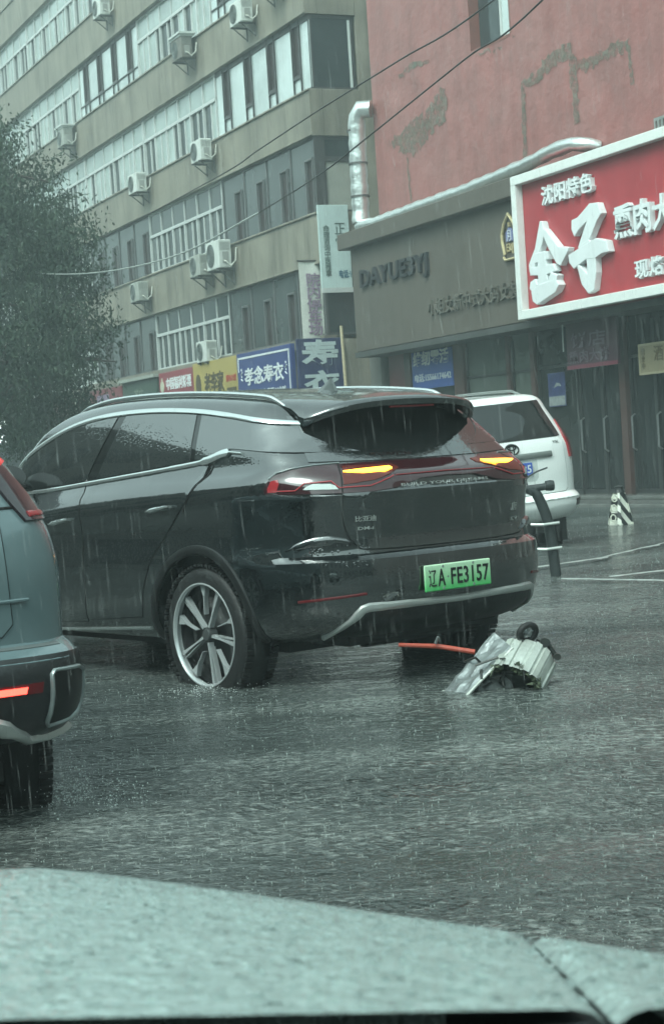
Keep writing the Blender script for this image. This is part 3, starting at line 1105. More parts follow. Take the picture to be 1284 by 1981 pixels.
ban_m = pbr('worn_banner', (0.66, 0.68, 0.62), 0.7, var=0.2, vscale=3, streak=0.15)
o = cloth(0.66, 1.90, 16, 40, 0.02, 0.01).build('banner', ban_m, loc=fpt(13.1, 0.14, 4.05), rotz=PROT, smooth=60)
tag(o, 'worn off-white hanging banner with five purple characters above the dark blue board', 'banner')
lettering(o, '院\n内\n停\n车\n场', -0.17, 0.22, 0.06, 1.62, -0.02, pbr('purple_ink', (0.24, 0.17, 0.24), 0.6), 0.012, 0.015, line=0.85)
m = MB()
m.tube([(-0.37, -0.01, 1.92), (0.36, -0.01, 1.92)], 0.02, 8)
m.build('hanging_bar', dark_frame, o)
o, wd, h = sign('vertical_sign', 'dark blue board with two very large pale characters beneath the cloth banner', 'sign', 12.78, None, 2.55, 4.02, (0.78, -0.46), 0.10,
                pbr('dark_blue_board', (0.030, 0.036, 0.11), 0.4, var=0.35, vscale=1.5), mode='perp')
pl = pbr('pale_letter', (0.42, 0.50, 0.50), 0.5, var=0.1)
lettering(o, '寿', -wd * 0.42, wd * 0.38, 0.78, 1.44, 0.0, pl, 0.02, 0.035)
lettering(o, '衣', -wd * 0.40, wd * 0.40, 0.10, 0.68, 0.0, pl, 0.02, 0.035)
m = MB()
m.tube([(0, 0, 0), (0.02, 0, 2.4), (-0.01, 0, 4.25)], [0.05, 0.045, 0.04], 10)
tag(m.build('bamboo_pole', pbr('bamboo', (0.50, 0.43, 0.28), 0.5, var=0.3, vscale=4, vdist=(1, 1, 3)), loc=fpt(12.0, -0.1, 0)), 'straw coloured upright pole in front of the passage', 'pole')

# boards inside the recessed shop fronts
o, wd, h = sign('window_sign', 'blue window sign with white characters and a telephone number, under the fascia', 'sign', 7.95, 6.02, 2.45, 3.28, 0.09, 0.03,
                pbr('bright_blue', (0.055, 0.11, 0.36), 0.35, var=0.15, vscale=2))
lettering(o, '维纫零活', -wd * 0.45, wd * 0.42, 0.50, 0.83, 0.0, letter_w, 0.01, 0.03)
lettering(o, '电话:15566174642', -wd * 0.43, wd * 0.46, 0.16, 0.34, 0.0, letter_w, 0.01, 0.015)
o, wd, h = sign('hanging_sign', 'dark plum hanging sign with dim lettering below the red sign', 'sign', 1.02, -0.68, 2.45, 3.36, 0.32, 0.06,
                pbr('plum_board', (0.075, 0.038, 0.052), 0.45, var=0.3, vscale=2))
dim = pbr('dim_plum', (0.135, 0.105, 0.125), 0.5)
lettering(o, '饼店', -wd * 0.40, wd * 0.28, 0.38, 0.66, 0.0, dim, 0.012, 0.01)
lettering(o, '熏肉大饼', -wd * 0.45, wd * 0.34, 0.10, 0.34, 0.0, dim, 0.012, 0.01)
MB().box(-wd / 2, wd / 2, -0.015, 0, 0.0, 0.07).build('lower_strip', pbr('strip_red', (0.16, 0.04, 0.06), 0.5), o)
MB().tube([(-wd / 2 - 0.12, 0.0, 0.35), (-wd / 2 - 0.10, 0.0, 1.0)], 0.014, 8).build('hanger', white_frame, o)
o, wd, h = sign('hanging_sign', 'small tan sign board with dark marks at the right edge under the red sign', 'sign', -1.30, -2.35, 2.20, 2.74, 0.30, 0.05,
                pbr('tan_board', (0.22, 0.19, 0.12), 0.5, var=0.3, vscale=3))
ring(o, wd, h, 0.04, -0.012, 0.0, pbr('tan_edge', (0.27, 0.24, 0.16), 0.5))
lettering(o, '营\n业\n中', -wd * 0.42, -wd * 0.32, 0.10, 0.46, 0.0, br, 0.008, 0.0)
lettering(o, '酒', -wd * 0.06, wd * 0.2, 0.22, 0.48, 0.0, br, 0.008, 0.0)
o, wd, h = sign('window_poster', 'blue and white poster on the shop glass right of the white SUV', 'poster', 2.20, 1.58, 1.80, 2.45, 0.06, 0.012,
                pbr('poster_blue', (0.06, 0.075, 0.19), 0.4, var=0.6, vscale=4))
MB().box(-wd / 2 + 0.02, wd / 2 - 0.02, -0.004, 0, 0.02, 0.2).build('white_band', pbr('poster_white', (0.3, 0.33, 0.33), 0.5, var=0.5, vscale=12), o)
m = MB()
m.prism([(-0.10, 0.36), (0.0, 0.46), (0.12, 0.44), (0.16, 0.38), (0.05, 0.40)], lambda a, b, d: (a, d, b), -0.004, 0)
m.build('pale_mark', pbr('poster_white', (0.3, 0.33, 0.33), 0.5), o)

# ------------------------------------------------------------------ air conditioners
ac_white = pbr('ac_casing', (0.58, 0.61, 0.57), 0.45, var=0.2, vscale=4)
ac_old = pbr('ac_casing_old', (0.36, 0.38, 0.34), 0.6, var=0.35, vscale=5)
ac_dirt = pbr('ac_casing_dirty', (0.20, 0.19, 0.165), 0.6, var=0.5, vscale=5)
steel = pbr('bracket_steel', (0.10, 0.10, 0.095), 0.5, var=0.4, vscale=8)


def make_ac(case_m, hood=False):
    W_, H_, D_ = 0.84, 0.60, 0.34
    m = MB()
    m.box(-W_ / 2, W_ / 2, -0.10 - D_, -0.10, 0, H_)
    body = m.build('air_conditioner', case_m, bevel=0.02)
    cx = -W_ / 2 + 0.30
    m = MB()
    for r_ in (0.05, 0.10, 0.15, 0.20, 0.245):
        m.lathe([(r_ - 0.006, 0), (r_ - 0.006, -0.015), (r_ + 0.006, -0.015), (r_ + 0.006, 0)], 24, 'Y', (cx, -0.10 - D_, H_ / 2))
    for k in range(8):
        a = k * math.pi / 4
        m.tube([(cx + 0.04 * math.cos(a), -0.108 - D_, H_ / 2 + 0.04 * math.sin(a)), (cx + 0.245 * math.cos(a), -0.108 - D_, H_ / 2 + 0.245 * math.sin(a))], 0.005, 5)
    m.build('fan_grille', pbr('ac_grille', (0.16, 0.18, 0.17), 0.5), body)
    MB().lathe([(0.0, -0.004), (0.25, -0.004), (0.25, 0.0)], 24, 'Y', (cx, -0.10 - D_, H_ / 2)).build('fan', pbr('ac_fan', (0.035, 0.04, 0.04), 0.4), body)
    for x in (-W_ / 2 + 0.12, W_ / 2 - 0.12):
        m = MB()
        m.box(x - 0.02, x + 0.02, -0.10 - D_ - 0.03, 0.0, -0.045, -0.0)
        m.tube([(x, -0.02, -0.33), (x, -0.10 - D_ + 0.05, -0.04)], 0.016, 6)
        m.box(x - 0.02, x + 0.02, -0.03, 0.0, -0.36, 0.0)
        m.build('bracket', steel, body)
    m = MB()
    m.tube([(W_ / 2 - 0.02, -0.30, 0.16), (W_ / 2 + 0.09, -0.28, 0.12), (W_ / 2 + 0.12, -0.18, 0.02), (W_ / 2 + 0.10, -0.04, 0.14), (W_ / 2 + 0.05, 0.02, 0.42)], 0.02, 8)
    m.build('pipe', pbr('ac_pipe', (0.42, 0.43, 0.38), 0.5), body)
    m = MB()
    m.box(W_ / 2, W_ / 2 + 0.012, -0.34, -0.18, 0.10, 0.34)
    for k in range(7):
        m.box(W_ / 2, W_ / 2 + 0.006, -0.40, -0.14, 0.38 + k * 0.026, 0.388 + k * 0.026)
    m.build('service_cover', pbr('ac_cover', (0.25, 0.26, 0.24), 0.5), body)
    if hood:
        m = MB()
        m.box(-W_ / 2 - 0.08, W_ / 2 + 0.08, -0.16 - D_, 0.0, H_ + 0.06, H_ + 0.12)
        m.box(-W_ / 2 - 0.02, W_ / 2 + 0.02, -0.12 - D_, -0.05, H_, H_ + 0.06)
        m.build('rain_hood', pbr('pale_hood', (0.52, 0.56, 0.53), 0.4, var=0.2), body)
    return body


GRP = 'air conditioners on the grey building'
ac_list = [
    (28.4, 15.78, 0, 0, 'air conditioner cut by the top edge on the highest band, far left one'),
    (16.2, 12.55, 0, 0, 'pale air conditioner at the top, right above the row of dark sashes'),
    (20.95, 12.70, 2, 1, 'dirty dark air conditioner under a flat pale rain hood'),
    (19.9, 9.60, 0, 0, 'white air conditioner under the middle of the upper white framed windows'),
    (25.85, 9.66, 0, 0, 'white air conditioner lower left of its twin, just right of the tree'),
    (33.7, 12.55, 1, 1, 'grey air conditioner with pale rain hood touching the tree top'),
    (20.6, 6.45, 1, 0, 'smaller of the two air conditioners standing side by side'),
    (18.95, 6.45, 0, 0, 'larger white air conditioner, right one of the adjacent pair'),
    (20.5, 3.98, 0, 0, 'white air conditioner standing just above the yellow board'),
    (26.4, 6.32, 1, 0, 'faded grey air conditioner at the edge of the tree, alone on its band'),
    (13.3 + 0.9, 12.95, 2, 0, 'dark air conditioner bracket unit at the top edge near the building corner'),
]
protos = {}
for s_, z_, k_, hd, lab in ac_list:
    key = (k_, hd)
    if key in protos:
        o = copy_tree(protos[key])
    else:
        o = protos[key] = make_ac((ac_white, ac_old, ac_dirt)[k_], bool(hd))
    o.location = fpt(s_, 0.06, z_)
    o.rotation_euler = (0, 0, FROT)
    tag(o, lab, 'air conditioner', GRP)
    if s_ == 18.95:
        o.scale = (1.18, 1.1, 1.3)
    if s_ == 14.2:
        o.scale = (0.9, 0.9, 0.35)

# ------------------------------------------------------------------ silver flue along the ledge
foil = pbr('silver_foil', (0.68, 0.72, 0.70), 0.28, metal=0.75, var=0.15, vscale=6, bump=0.6, bscale=9)
pts = [(9.15, 0.12, 8.93), (9.3, 0.30, 8.95), (9.42, 0.36, 8.80), (9.45, 0.36, 8.6), (9.50, 0.36, 7.6), (9.52, 0.36, 6.6), (9.48, 0.40, 6.36)]


def fl(L):
    return [(-s, -p, z) for s, p, z in L]


dense = []
for i in range(len(pts) - 1):
    a, b = Vector(pts[i]), Vector(pts[i + 1])
    n_ = max(1, int((b - a).length / 0.12))
    for k in range(n_):
        dense.append(a.lerp(b, k / n_))
dense.append(Vector(pts[-1]))
m = MB()
m.tube(fl([tuple(p) for p in dense]), [0.20 + 0.012 * math.sin(i * 2.3) for i in range(len(dense))], 16)
duct = m.build('flue_pipe', foil, loc=FO, rotz=FROT, smooth=50)
tag(duct, 'silver foil flue rising beside the red wall and running along the fascia', 'flue')
run = [(9.5, 0.42, 6.32), (8.6, 0.44, 6.27), (6.5, 0.46, 6.29), (4.2, 0.46, 6.31), (2.0, 0.44, 6.40), (0.9, 0.42, 6.50), (0.35, 0.36, 6.52), (0.05, 0.2, 6.45), (0.0, 0.02, 6.40)]
dense = []
for i in range(len(run) - 1):
    a, b = Vector(run[i]), Vector(run[i + 1])
    n_ = max(1, int((b - a).length / 0.15))
    for k in range(n_):
        dense.append(a.lerp(b, k / n_))
dense.append(Vector(run[-1]))
m = MB()
m.tube(fl([tuple(p) for p in dense]), [0.135 + 0.010 * math.sin(i * 1.9) + 0.006 * math.sin(i * 0.7) for i in range(len(dense))], 14)
m.build('horizontal_run', foil, duct, smooth=50)
m = MB()
for z_ in (7.0, 7.75, 8.5):
    m.lathe([(0.205, z_ - 0.02), (0.222, z_ - 0.02), (0.222, z_ + 0.02), (0.205, z_ + 0.02)], 18, 'Z', (-9.50, -0.36, 0))
m.build('strap', steel, duct)
# ------------------------------------------------------------------ tree
leaf_m = pbr('tree_leaf', (0.020, 0.040, 0.025), 0.8, var=0.6, vscale=0.9, col2=(0.042, 0.066, 0.040))
bark_m = pbr('bark', (0.07, 0.06, 0.05), 0.8, var=0.4, vscale=5, bump=0.6, bscale=12)
TX, TY = -7.9, 40.5
rt = random.Random(11)
trunk = MB()
trunk.tube([(0, 0, -0.1), (0.1, 0, 1.5), (0.05, 0.1, 3.2), (0.2, 0.0, 5.2), (0.1, 0.1, 7.4)], [0.30, 0.25, 0.21, 0.15, 0.06], 10)
limbs = []
for k in range(26):
    z0 = rt.uniform(2.2, 7.2)
    a = rt.uniform(0, 2 * math.pi)
    ln = rt.uniform(1.2, 2.9) * (1.1 - 0.5 * max(0, (z0 - 4)) / 4)
    p0 = Vector((0.1, 0.05, z0))
    p1 = p0 + Vector((math.cos(a) * ln * 0.6, math.sin(a) * ln * 0.6, ln * 0.42))
    p2 = p0 + Vector((math.cos(a) * ln, math.sin(a) * ln, ln * 0.45 - 0.25))
    trunk.tube([p0, p1, p2], [0.09, 0.05, 0.02], 6)
    limbs.append((p1, p2))
tree = tag(empty('street_tree', (TX, TY, 0)), 'dark dense street tree with drooping fine leaves at the left edge', 'tree')
trunk.build('trunk', bark_m, tree, smooth=60)


def crown_r(z):
    """Crown radius by height: broad below, tapering to the top, with bites."""
    pr = [(2.0, 1.7), (3.0, 2.5), (4.4, 2.95), (5.4, 2.75), (6.6, 2.75), (7.4, 2.35), (8.2, 2.0), (8.8, 1.4), (9.3, 0.8), (9.6, 0.3)]
    for i in range(len(pr) - 1):
        if pr[i][0] <= z <= pr[i + 1][0]:
            t = (z - pr[i][0]) / (pr[i + 1][0] - pr[i][0])
            return pr[i][1] + (pr[i + 1][1] - pr[i][1]) * t
    return 0.1


cr = MB()
clumps = []
while len(clumps) < 900:
    z = rt.uniform(2.1, 9.5)
    r_ = crown_r(z)
    a = rt.uniform(0, 2 * math.pi)
    if z < 2.75 and math.cos(a) < 0.2:
        continue
    rr = r_ * math.sqrt(rt.uniform(0.12, 1.0)) * rt.uniform(0.85, 1.16)
    c = Vector((0.1 + math.cos(a) * rr, math.sin(a) * rr, z))
    if noise.noise(c * 0.55 + Vector((4, 2, 9))) < -0.28:
        continue
    clumps.append(c)
for c in clumps:
    sz = rt.uniform(0.32, 0.62)
    n_ = int(rt.uniform(90, 140))
    for k in range(n_):
        d = Vector((rt.gauss(0, 1), rt.gauss(0, 1), rt.gauss(0, 0.8)))
        p = c + d * sz * 0.5
        p.z -= abs(rt.gauss(0, 0.25))
        ax = Vector((rt.gauss(0, 0.6), rt.gauss(0, 0.6), -1.0 + rt.gauss(0, 0.55))).normalized()
        sd = ax.cross(Vector((rt.gauss(0, 1), rt.gauss(0, 1), rt.gauss(0, 1)))).normalized()
        ln, wd = rt.uniform(0.07, 0.16), rt.uniform(0.014, 0.028)
        q = p + ax * ln * 0.5
        i0 = len(cr.v)
        cr.v += [tuple(p), tuple(q + sd * wd), tuple(p + ax * ln), tuple(q - sd * wd)]
        cr.f.append((i0, i0 + 1, i0 + 2, i0 + 3))
# wispy shoots that break the outline
for k in range(60):
    z = rt.uniform(2.6, 9.2)
    a = rt.uniform(0, 2 * math.pi)
    r_ = crown_r(z)
    base = Vector((math.cos(a) * r_ * 0.9, math.sin(a) * r_ * 0.9, z))
    dr = Vector((math.cos(a), math.sin(a), rt.uniform(0.0, 0.9))).normalized()
    ln = rt.uniform(0.5, 1.1)
    for j in range(26):
        t = j / 26
        p = base + dr * ln * t + Vector((0, 0, -0.35 * t * t)) + Vector((rt.gauss(0, .05), rt.gauss(0, .05), rt.gauss(0, .05)))
        ax = (dr + Vector((rt.gauss(0, .8), rt.gauss(0, .8), rt.gauss(0, .8) - 0.5))).normalized()
        sd = ax.cross(Vector((rt.gauss(0, 1), rt.gauss(0, 1), rt.gauss(0, 1)))).normalized()
        l2, w2 = rt.uniform(0.08, 0.16), rt.uniform(0.015, 0.03)
        q = p + ax * l2 * 0.5
        i0 = len(cr.v)
        cr.v += [tuple(p), tuple(q + sd * w2), tuple(p + ax * l2), tuple(q - sd * w2)]
        cr.f.append((i0, i0 + 1, i0 + 2, i0 + 3))
crown = cr.build('crown', leaf_m, tree, fix=False)

# ------------------------------------------------------------------ overhead cables
cab = pbr('cable_black', (0.035, 0.035, 0.035), 0.5)
cab2 = pbr('cable_grey', (0.33, 0.36, 0.34), 0.4)


def sag(a, b, drop, n=40):
    a, b = Vector(a), Vector(b)
    return [a.lerp(b, k / n) + Vector((0, 0, -drop * 4 * (k / n) * (1 - k / n))) for k in range(n + 1)]


def smooth_line(pts, n=8):
    """Catmull-Rom through the points."""
    P = [Vector(p) for p in pts]
    P = [P[0] * 2 - P[1]] + P + [P[-1] * 2 - P[-2]]
    out_ = []
    for i in range(1, len(P) - 2):
        for k in range(n):
            t = k / n
            a, b, c, d = P[i - 1], P[i], P[i + 1], P[i + 2]
            out_.append(0.5 * ((2 * b) + (c - a) * t + (2 * a - 5 * b + 4 * c - d) * t * t + (3 * b - a - 3 * c + d) * t ** 3))
    out_.append(P[-2])
    return out_


m = MB()
m.tube(smooth_line([(4.6, 11.0, 6.35), (2.18, 20.0, 6.19), (1.23, 23.0, 6.23), (0.13, 26.45, 6.29), (-0.84, 29.5, 6.31), (-1.7, 32.2, 6.33), (-5.12, 42.9, 6.73), (-6.8, 48.2, 7.02)]), 0.011, 6)
tag(m.build('overhead_cable', cab), 'thin dark overhead cable, the upper of the two crossing the red wall', 'cable')
m = MB()
m.tube(smooth_line([(4.4, 11.0, 6.6), (2.46, 18.0, 5.67), (1.79, 19.66, 5.48), (0.77, 22.2, 5.15), (0.13, 23.75, 4.95), (-0.8, 26.07, 4.80)]), 0.010, 6)
low = tag(m.build('overhead_cable', cab), 'overhead cable that drops lowest and sags pale across the tree', 'cable')
m = MB()
m.tube(smooth_line([(-0.8, 26.07, 4.80), (-2.48, 30.26, 4.71), (-4.93, 36.47, 5.2), (-7.87, 44.0, 6.3), (-11.5, 53.0, 8.2)]), 0.014, 6)
m.build('pale_sheath', cab2, low)
# ------------------------------------------------------------------ car body tools
def pchip(xs, ys, x):
    n = len(xs)
    h = [xs[i + 1] - xs[i] for i in range(n - 1)]
    dl = [(ys[i + 1] - ys[i]) / h[i] for i in range(n - 1)]
    d = [0.0] * n
    for i in range(1, n - 1):
        if dl[i - 1] * dl[i] > 0:
            w1, w2 = 2 * h[i] + h[i - 1], h[i] + 2 * h[i - 1]
            d[i] = (w1 + w2) / (w1 / dl[i - 1] + w2 / dl[i])
    d[0], d[-1] = dl[0], dl[-1]
    for i in range(n - 1):
        if x <= xs[i + 1] or i == n - 2:
            t = (x - xs[i]) / h[i]
            t = max(0.0, min(1.0, t))
            return ((1 + 2 * t) * (1 - t) ** 2 * ys[i] + t * (1 - t) ** 2 * h[i] * d[i]
                    + t * t * (3 - 2 * t) * ys[i + 1] + t * t * (t - 1) * h[i] * d[i + 1])
    return ys[-1]


def resample(P, n):
    L_ = [0.0]
    for i in range(1, len(P)):
        L_.append(L_[-1] + math.hypot(P[i][0] - P[i - 1][0], P[i][1] - P[i - 1][1]))
    out_, j = [], 0
    for k in range(n):
        t = L_[-1] * k / (n - 1)
        while j < len(P) - 2 and L_[j + 1] < t:
            j += 1
        s_ = (t - L_[j]) / max(1e-9, L_[j + 1] - L_[j])
        out_.append((P[j][0] + (P[j + 1][0] - P[j][0]) * s_, P[j][1] + (P[j + 1][1] - P[j][1]) * s_))
    return out_


def half_outline(w, xr, D, k, xf, Df, kf, n1, n2, n3, mm=2.0):
    """Plan contour from the rear centre round the left side to the front centre."""
    w = max(w, 1e-4)
    q = [(xr + D * (1 - math.cos(f) ** (2 / mm)), w * math.sin(f) ** (2 / k)) for f in
         [math.pi / 2 * (i / 120) ** 1.7 for i in range(121)]]
    A = resample(q, n1)
    x0, x1 = xr + D, xf - Df
    B_ = [(x0 + (x1 - x0) * i / n2, w) for i in range(1, n2)]
    q = [(xf - Df * (1 - math.cos(f) ** (2 / mm)), w * math.sin(f) ** (2 / kf)) for f in
         [math.pi / 2 * (i / 120) ** 1.7 for i in range(121)]]
    C_ = resample(q, n3)[::-1]
    return A + B_ + C_


class Car:
    def __init__(s, rows, warp, step=0.028, n1=46, n2=64, n3=30):
        """rows: (z, w, xr, D, k, xf, Df, kf) from the sill to the roof."""
        s.rows, s.warp = rows, warp
        cum = [0.0]
        for a, b in zip(rows, rows[1:]):
            cum.append(cum[-1] + max(1e-3, math.sqrt((a[0] - b[0]) ** 2 + (a[1] - b[1]) ** 2 + 0.3 * (a[2] - b[2]) ** 2)))
        cols = [[r[i] for r in rows] for i in range(8)]
        ts = []
        for i in range(len(rows) - 1):
            n_ = max(1, int((cum[i + 1] - cum[i]) / step))
            ts += [cum[i] + (cum[i + 1] - cum[i]) * k / n_ for k in range(n_)]
        ts.append(cum[-1])
        s.cum, s.cols = cum, cols
        rings = []
        for t in ts:
            v = [pchip(cum, c, t) for c in cols]
            ol = half_outline(v[1], v[2], v[3], v[4], v[5], v[6], v[7], n1, n2, n3)
            rings.append([(x, y, v[0] + warp(x, v[0])) for x, y in ol])
        bm = bmesh.new()
        N = len(rings[0])
        full = []
        for rg in rings:
            pts = [Vector(p) for p in rg]
            right = [Vector((p.x, -p.y, p.z)) for p in pts[1:-1]][::-1]
            full.append([bm.verts.new(p) for p in pts + right])
        M_ = len(full[0])
        for i in range(len(full) - 1):
            for j in range(M_):
                j2 = (j + 1) % M_
                bm.faces.new((full[i][j], full[i][j2], full[i + 1][j2], full[i + 1][j]))
        bm.faces.new(full[0][::-1])
        bm.faces.new(full[-1])
        bmesh.ops.recalc_face_normals(bm, faces=bm.faces)
        s.bm = bm
        s.bvh = BVHTree.FromBMesh(bm)
        # arc-length table of the plan contour at lamp height, for things that wrap the corner
        s.arc = None

    def body(s, name, mat, parent, wheels, arch_r, inner=0.60, smooth=32):
        me = bpy.data.meshes.new(name)
        s.bm.to_mesh(me)
        o = bpy.data.objects.new(name, me)
        S.collection.objects.link(o)
        me.materials.append(mat)
        cut = MB()
        for x, z in wheels:
            for sg in (1, -1):
                cut.lathe([(0.0, sg * inner), (arch_r, sg * inner), (arch_r, sg * 1.4), (0.0, sg * 1.4)], 48, 'Y', (x, 0, z))
        cm = bpy.data.meshes.new('cut')
        cm.from_pydata(cut.v, [], cut.f)
        b2 = bmesh.new()
        b2.from_mesh(cm)
        bmesh.ops.remove_doubles(b2, verts=b2.verts, dist=1e-5)
        bmesh.ops.recalc_face_normals(b2, faces=b2.faces)
        b2.to_mesh(cm)
        b2.free()
        co = bpy.data.objects.new('cut', cm)
        S.collection.objects.link(co)
        md = o.modifiers.new('b', 'BOOLEAN')
        md.operation = 'DIFFERENCE'
        md.solver = 'EXACT'
        md.object = co
        dg = bpy.context.evaluated_depsgraph_get()
        nm = bpy.data.meshes.new_from_object(o.evaluated_get(dg))
        o.modifiers.clear()
        o.data = nm
        nm.name = name
        bpy.data.objects.remove(co)
        o.parent = parent
        nm.shade_smooth()
        nm.set_sharp_from_angle(angle=R(smooth))
        return o

    # projections: 2-D design coordinates -> (point, normal) on the body
    def side(s, x, z, sg=1):
        h = s.bvh.ray_cast(Vector((x, 2.5 * sg, z)), Vector((0, -sg, 0)))
        if h[0] is None:
            f = s.bvh.find_nearest(Vector((x, 0.9 * sg, z)))
            return f[0], f[1]
        return h[0], h[1]

    def rear(s, y, z):
        h = s.bvh.ray_cast(Vector((-2.5, y, z)), Vector((1, 0, 0)))
        if h[0] is None:
            f = s.bvh.find_nearest(Vector((0.3, y, z)))
            return f[0], f[1]
        return h[0], h[1]

    def top(s, x, y):
        h = s.bvh.ray_cast(Vector((x, y, 4)), Vector((0, 0, -1)))
        if h[0] is None:
            f = s.bvh.find_nearest(Vector((x, y, 1.7)))
            return f[0], f[1]
        return h[0], h[1]

    def wrap(s, a, z):
        """a: arc length round the rear corner from the centre line, + = left."""
        if s.arc is None:
            r_ = min(s.rows, key=lambda q: abs(q[0] - 1.1))
            P = half_outline(r_[1], r_[2], r_[3], r_[4], r_[5], r_[6], r_[7], 160, 64, 8)
            L_ = [0.0]
            for i in range(1, len(P)):
                L_.append(L_[-1] + math.hypot(P[i][0] - P[i - 1][0], P[i][1] - P[i - 1][1]))
            s.arc = (P, L_)
        P, L_ = s.arc
        aa = abs(a)
        i = 0
        while i < len(L_) - 2 and L_[i + 1] < aa:
            i += 1
        t = (aa - L_[i]) / max(1e-9, L_[i + 1] - L_[i])
        x = P[i][0] + (P[i + 1][0] - P[i][0]) * t
        y = P[i][1] + (P[i + 1][1] - P[i][1]) * t
        i0, i1 = max(0, i - 2), min(len(P) - 1, i + 3)
        tx, ty = P[i1][0] - P[i0][0], P[i1][1] - P[i0][1]
        l_ = math.hypot(tx, ty)
        nx, ny = -ty / l_, tx / l_
        sg = 1 if a >= 0 else -1
        n_ = Vector((nx, ny * sg, 0))
        o = Vector((x, y * sg, z))
        h = s.bvh.ray_cast(o + n_ * 0.8, -n_)
        if h[0] is None:
            f = s.bvh.find_nearest(o)
            return f[0], f[1]
        return h[0], h[1]


def patch(fn, poly, sp=0.03, off=0.004, th=0.012):
    """Thin shell over the body inside a 2-D outline, standing off by `off`, with turned-in edges."""
    pts = []
    n = len(poly)
    for i in range(n):
        a, b = Vector(poly[i]), Vector(poly[(i + 1) % n])
        k_ = max(1, int((b - a).length / sp))
        pts += [tuple(a.lerp(b, k / k_)) for k in range(k_)]
    N = len(pts)
    inner = []
    x0, x1 = min(p[0] for p in pts), max(p[0] for p in pts)
    z0, z1 = min(p[1] for p in pts), max(p[1] for p in pts)

    def inside(p):
        c, j = False, N - 1
        for i in range(N):
            a, b = pts[i], pts[j]
            if (a[1] > p[1]) != (b[1] > p[1]) and p[0] < (b[0] - a[0]) * (p[1] - a[1]) / (b[1] - a[1]) + a[0]:
                c = not c
            j = i
        return c

    def far_enough(p):
        return min((p[0] - q[0]) ** 2 + (p[1] - q[1]) ** 2 for q in pts) > (sp * 0.45) ** 2

    x = x0 + sp / 2
    while x < x1:
        z = z0 + sp / 2
        while z < z1:
            if inside((x, z)) and far_enough((x, z)):
                inner.append((x, z))
            z += sp
        x += sp
    r = delaunay_2d_cdt([Vector(p) for p in pts + inner], [], [list(range(N))], 1, 1e-6)
    m = MB()
    top, ns = [], []
    for v in r[0]:
        p, nn = fn(v.x, v.y)
        top.append(p + nn * off)
        ns.append((p, nn))
    for t in r[2]:
        a, b, c = top[t[0]], top[t[1]], top[t[2]]
        nn = ns[t[0]][1]
        f = tuple(t) if (b - a).cross(c - a).dot(nn) > 0 else tuple(t[::-1])
        m.f.append(f)
    m.v = [tuple(p) for p in top]
    # edge skirt
    cnt = {}
    for f in m.f:
        for i in range(len(f)):
            e = (f[i], f[(i + 1) % len(f)])
            cnt[e] = cnt.get(e, 0) + 1
    low = {}
    for (a, b) in list(cnt):
        if (b, a) not in cnt:
            for q in (a, b):
                if q not in low:
                    low[q] = len(m.v)
                    p, nn = ns[q]
                    m.v.append(tuple(p + nn * (off - th)))
            m.f.append((b, a, low[a], low[b]))
    return m


def strip(fn, path, wd, h=0.008, off=0.0, n_per=0.03, m=None):
    """Low rounded moulding that follows the body along a 2-D path."""
    P = []
    for i in range(len(path) - 1):
        a, b = Vector(path[i]), Vector(path[i + 1])
        k_ = max(1, int((b - a).length / n_per))
        P += [a.lerp(b, k / k_) for k in range(k_)]
    P.append(Vector(path[-1]))
    Q = [fn(p.x, p.y) for p in P]
    m = m or MB()
    k0 = len(m.v)
    for i, (p, nn) in enumerate(Q):
        t = (Q[min(i + 1, len(Q) - 1)][0] - Q[max(0, i - 1)][0])
        if t.length < 1e-9:
            t = Vector((1, 0, 0))
        t.normalize()
        b = nn.cross(t).normalized()
        ww = wd[min(len(wd) - 1, int(i / max(1, len(Q) - 1) * (len(wd) - 1) + 0.5))] if isinstance(wd, (list, tuple)) else wd
        for u_, v_ in ((-0.5, -0.006), (-0.42, h * 0.75), (-0.2, h), (0.2, h), (0.42, h * 0.75), (0.5, -0.006)):
            m.v.append(tuple(p + b * (u_ * ww) + nn * (v_ + off)))
    for i in range(len(Q) - 1):
        for j in range(5):
            a = k0 + i * 6 + j
            m.f.append((a, a + 1, a + 7, a + 6))
    m.f.append(tuple(k0 + j for j in range(6)))
    m.f.append(tuple(k0 + (len(Q) - 1) * 6 + j for j in range(5, -1, -1)))
    return m


def body_text(fn, txt, a0, a1, z0, z1, parent, mat, off=0.003, depth=0.004, bold=0.0, name='lettering', flip=True):
    """Small raised lettering that lies on the body (a runs to the viewer's left)."""
    vs, fs = text_geo(txt, bold)
    m = MB()
    out_ = []
    for x, y, c in vs:
        p, nn = fn(a0 + (a1 - a0) * x, z0 + (z1 - z0) * y)
        out_.append(p + nn * (off + depth * c))
    m.add(out_, fs)
    return m.build(name, mat, parent, fix=False)


def smooth2(pts, n=5, closed=False):
    P = [Vector((*p, 0)) for p in pts]
    return [(q.x, q.y) for q in smooth_line([tuple(p) for p in P], n)]


tyre_m = pbr('tyre_rubber', (0.012, 0.013, 0.013), 0.6, bump=0.2, bscale=40)
rim_m = pbr('rim_silver', (0.46, 0.49, 0.49), 0.26, metal=0.4, var=0.1, vscale=12)
rim_dark = pbr('rim_dark', (0.012, 0.013, 0.013), 0.35)
chrome = pbr('chrome_trim', (0.74, 0.78, 0.77), 0.16, metal=0.9)
satin = pbr('satin_silver', (0.55, 0.58, 0.56), 0.30, metal=0.65, var=0.12, vscale=5)
matte_black = pbr('black_plastic', (0.010, 0.011, 0.011), 0.38, bump=0.08, bscale=60)


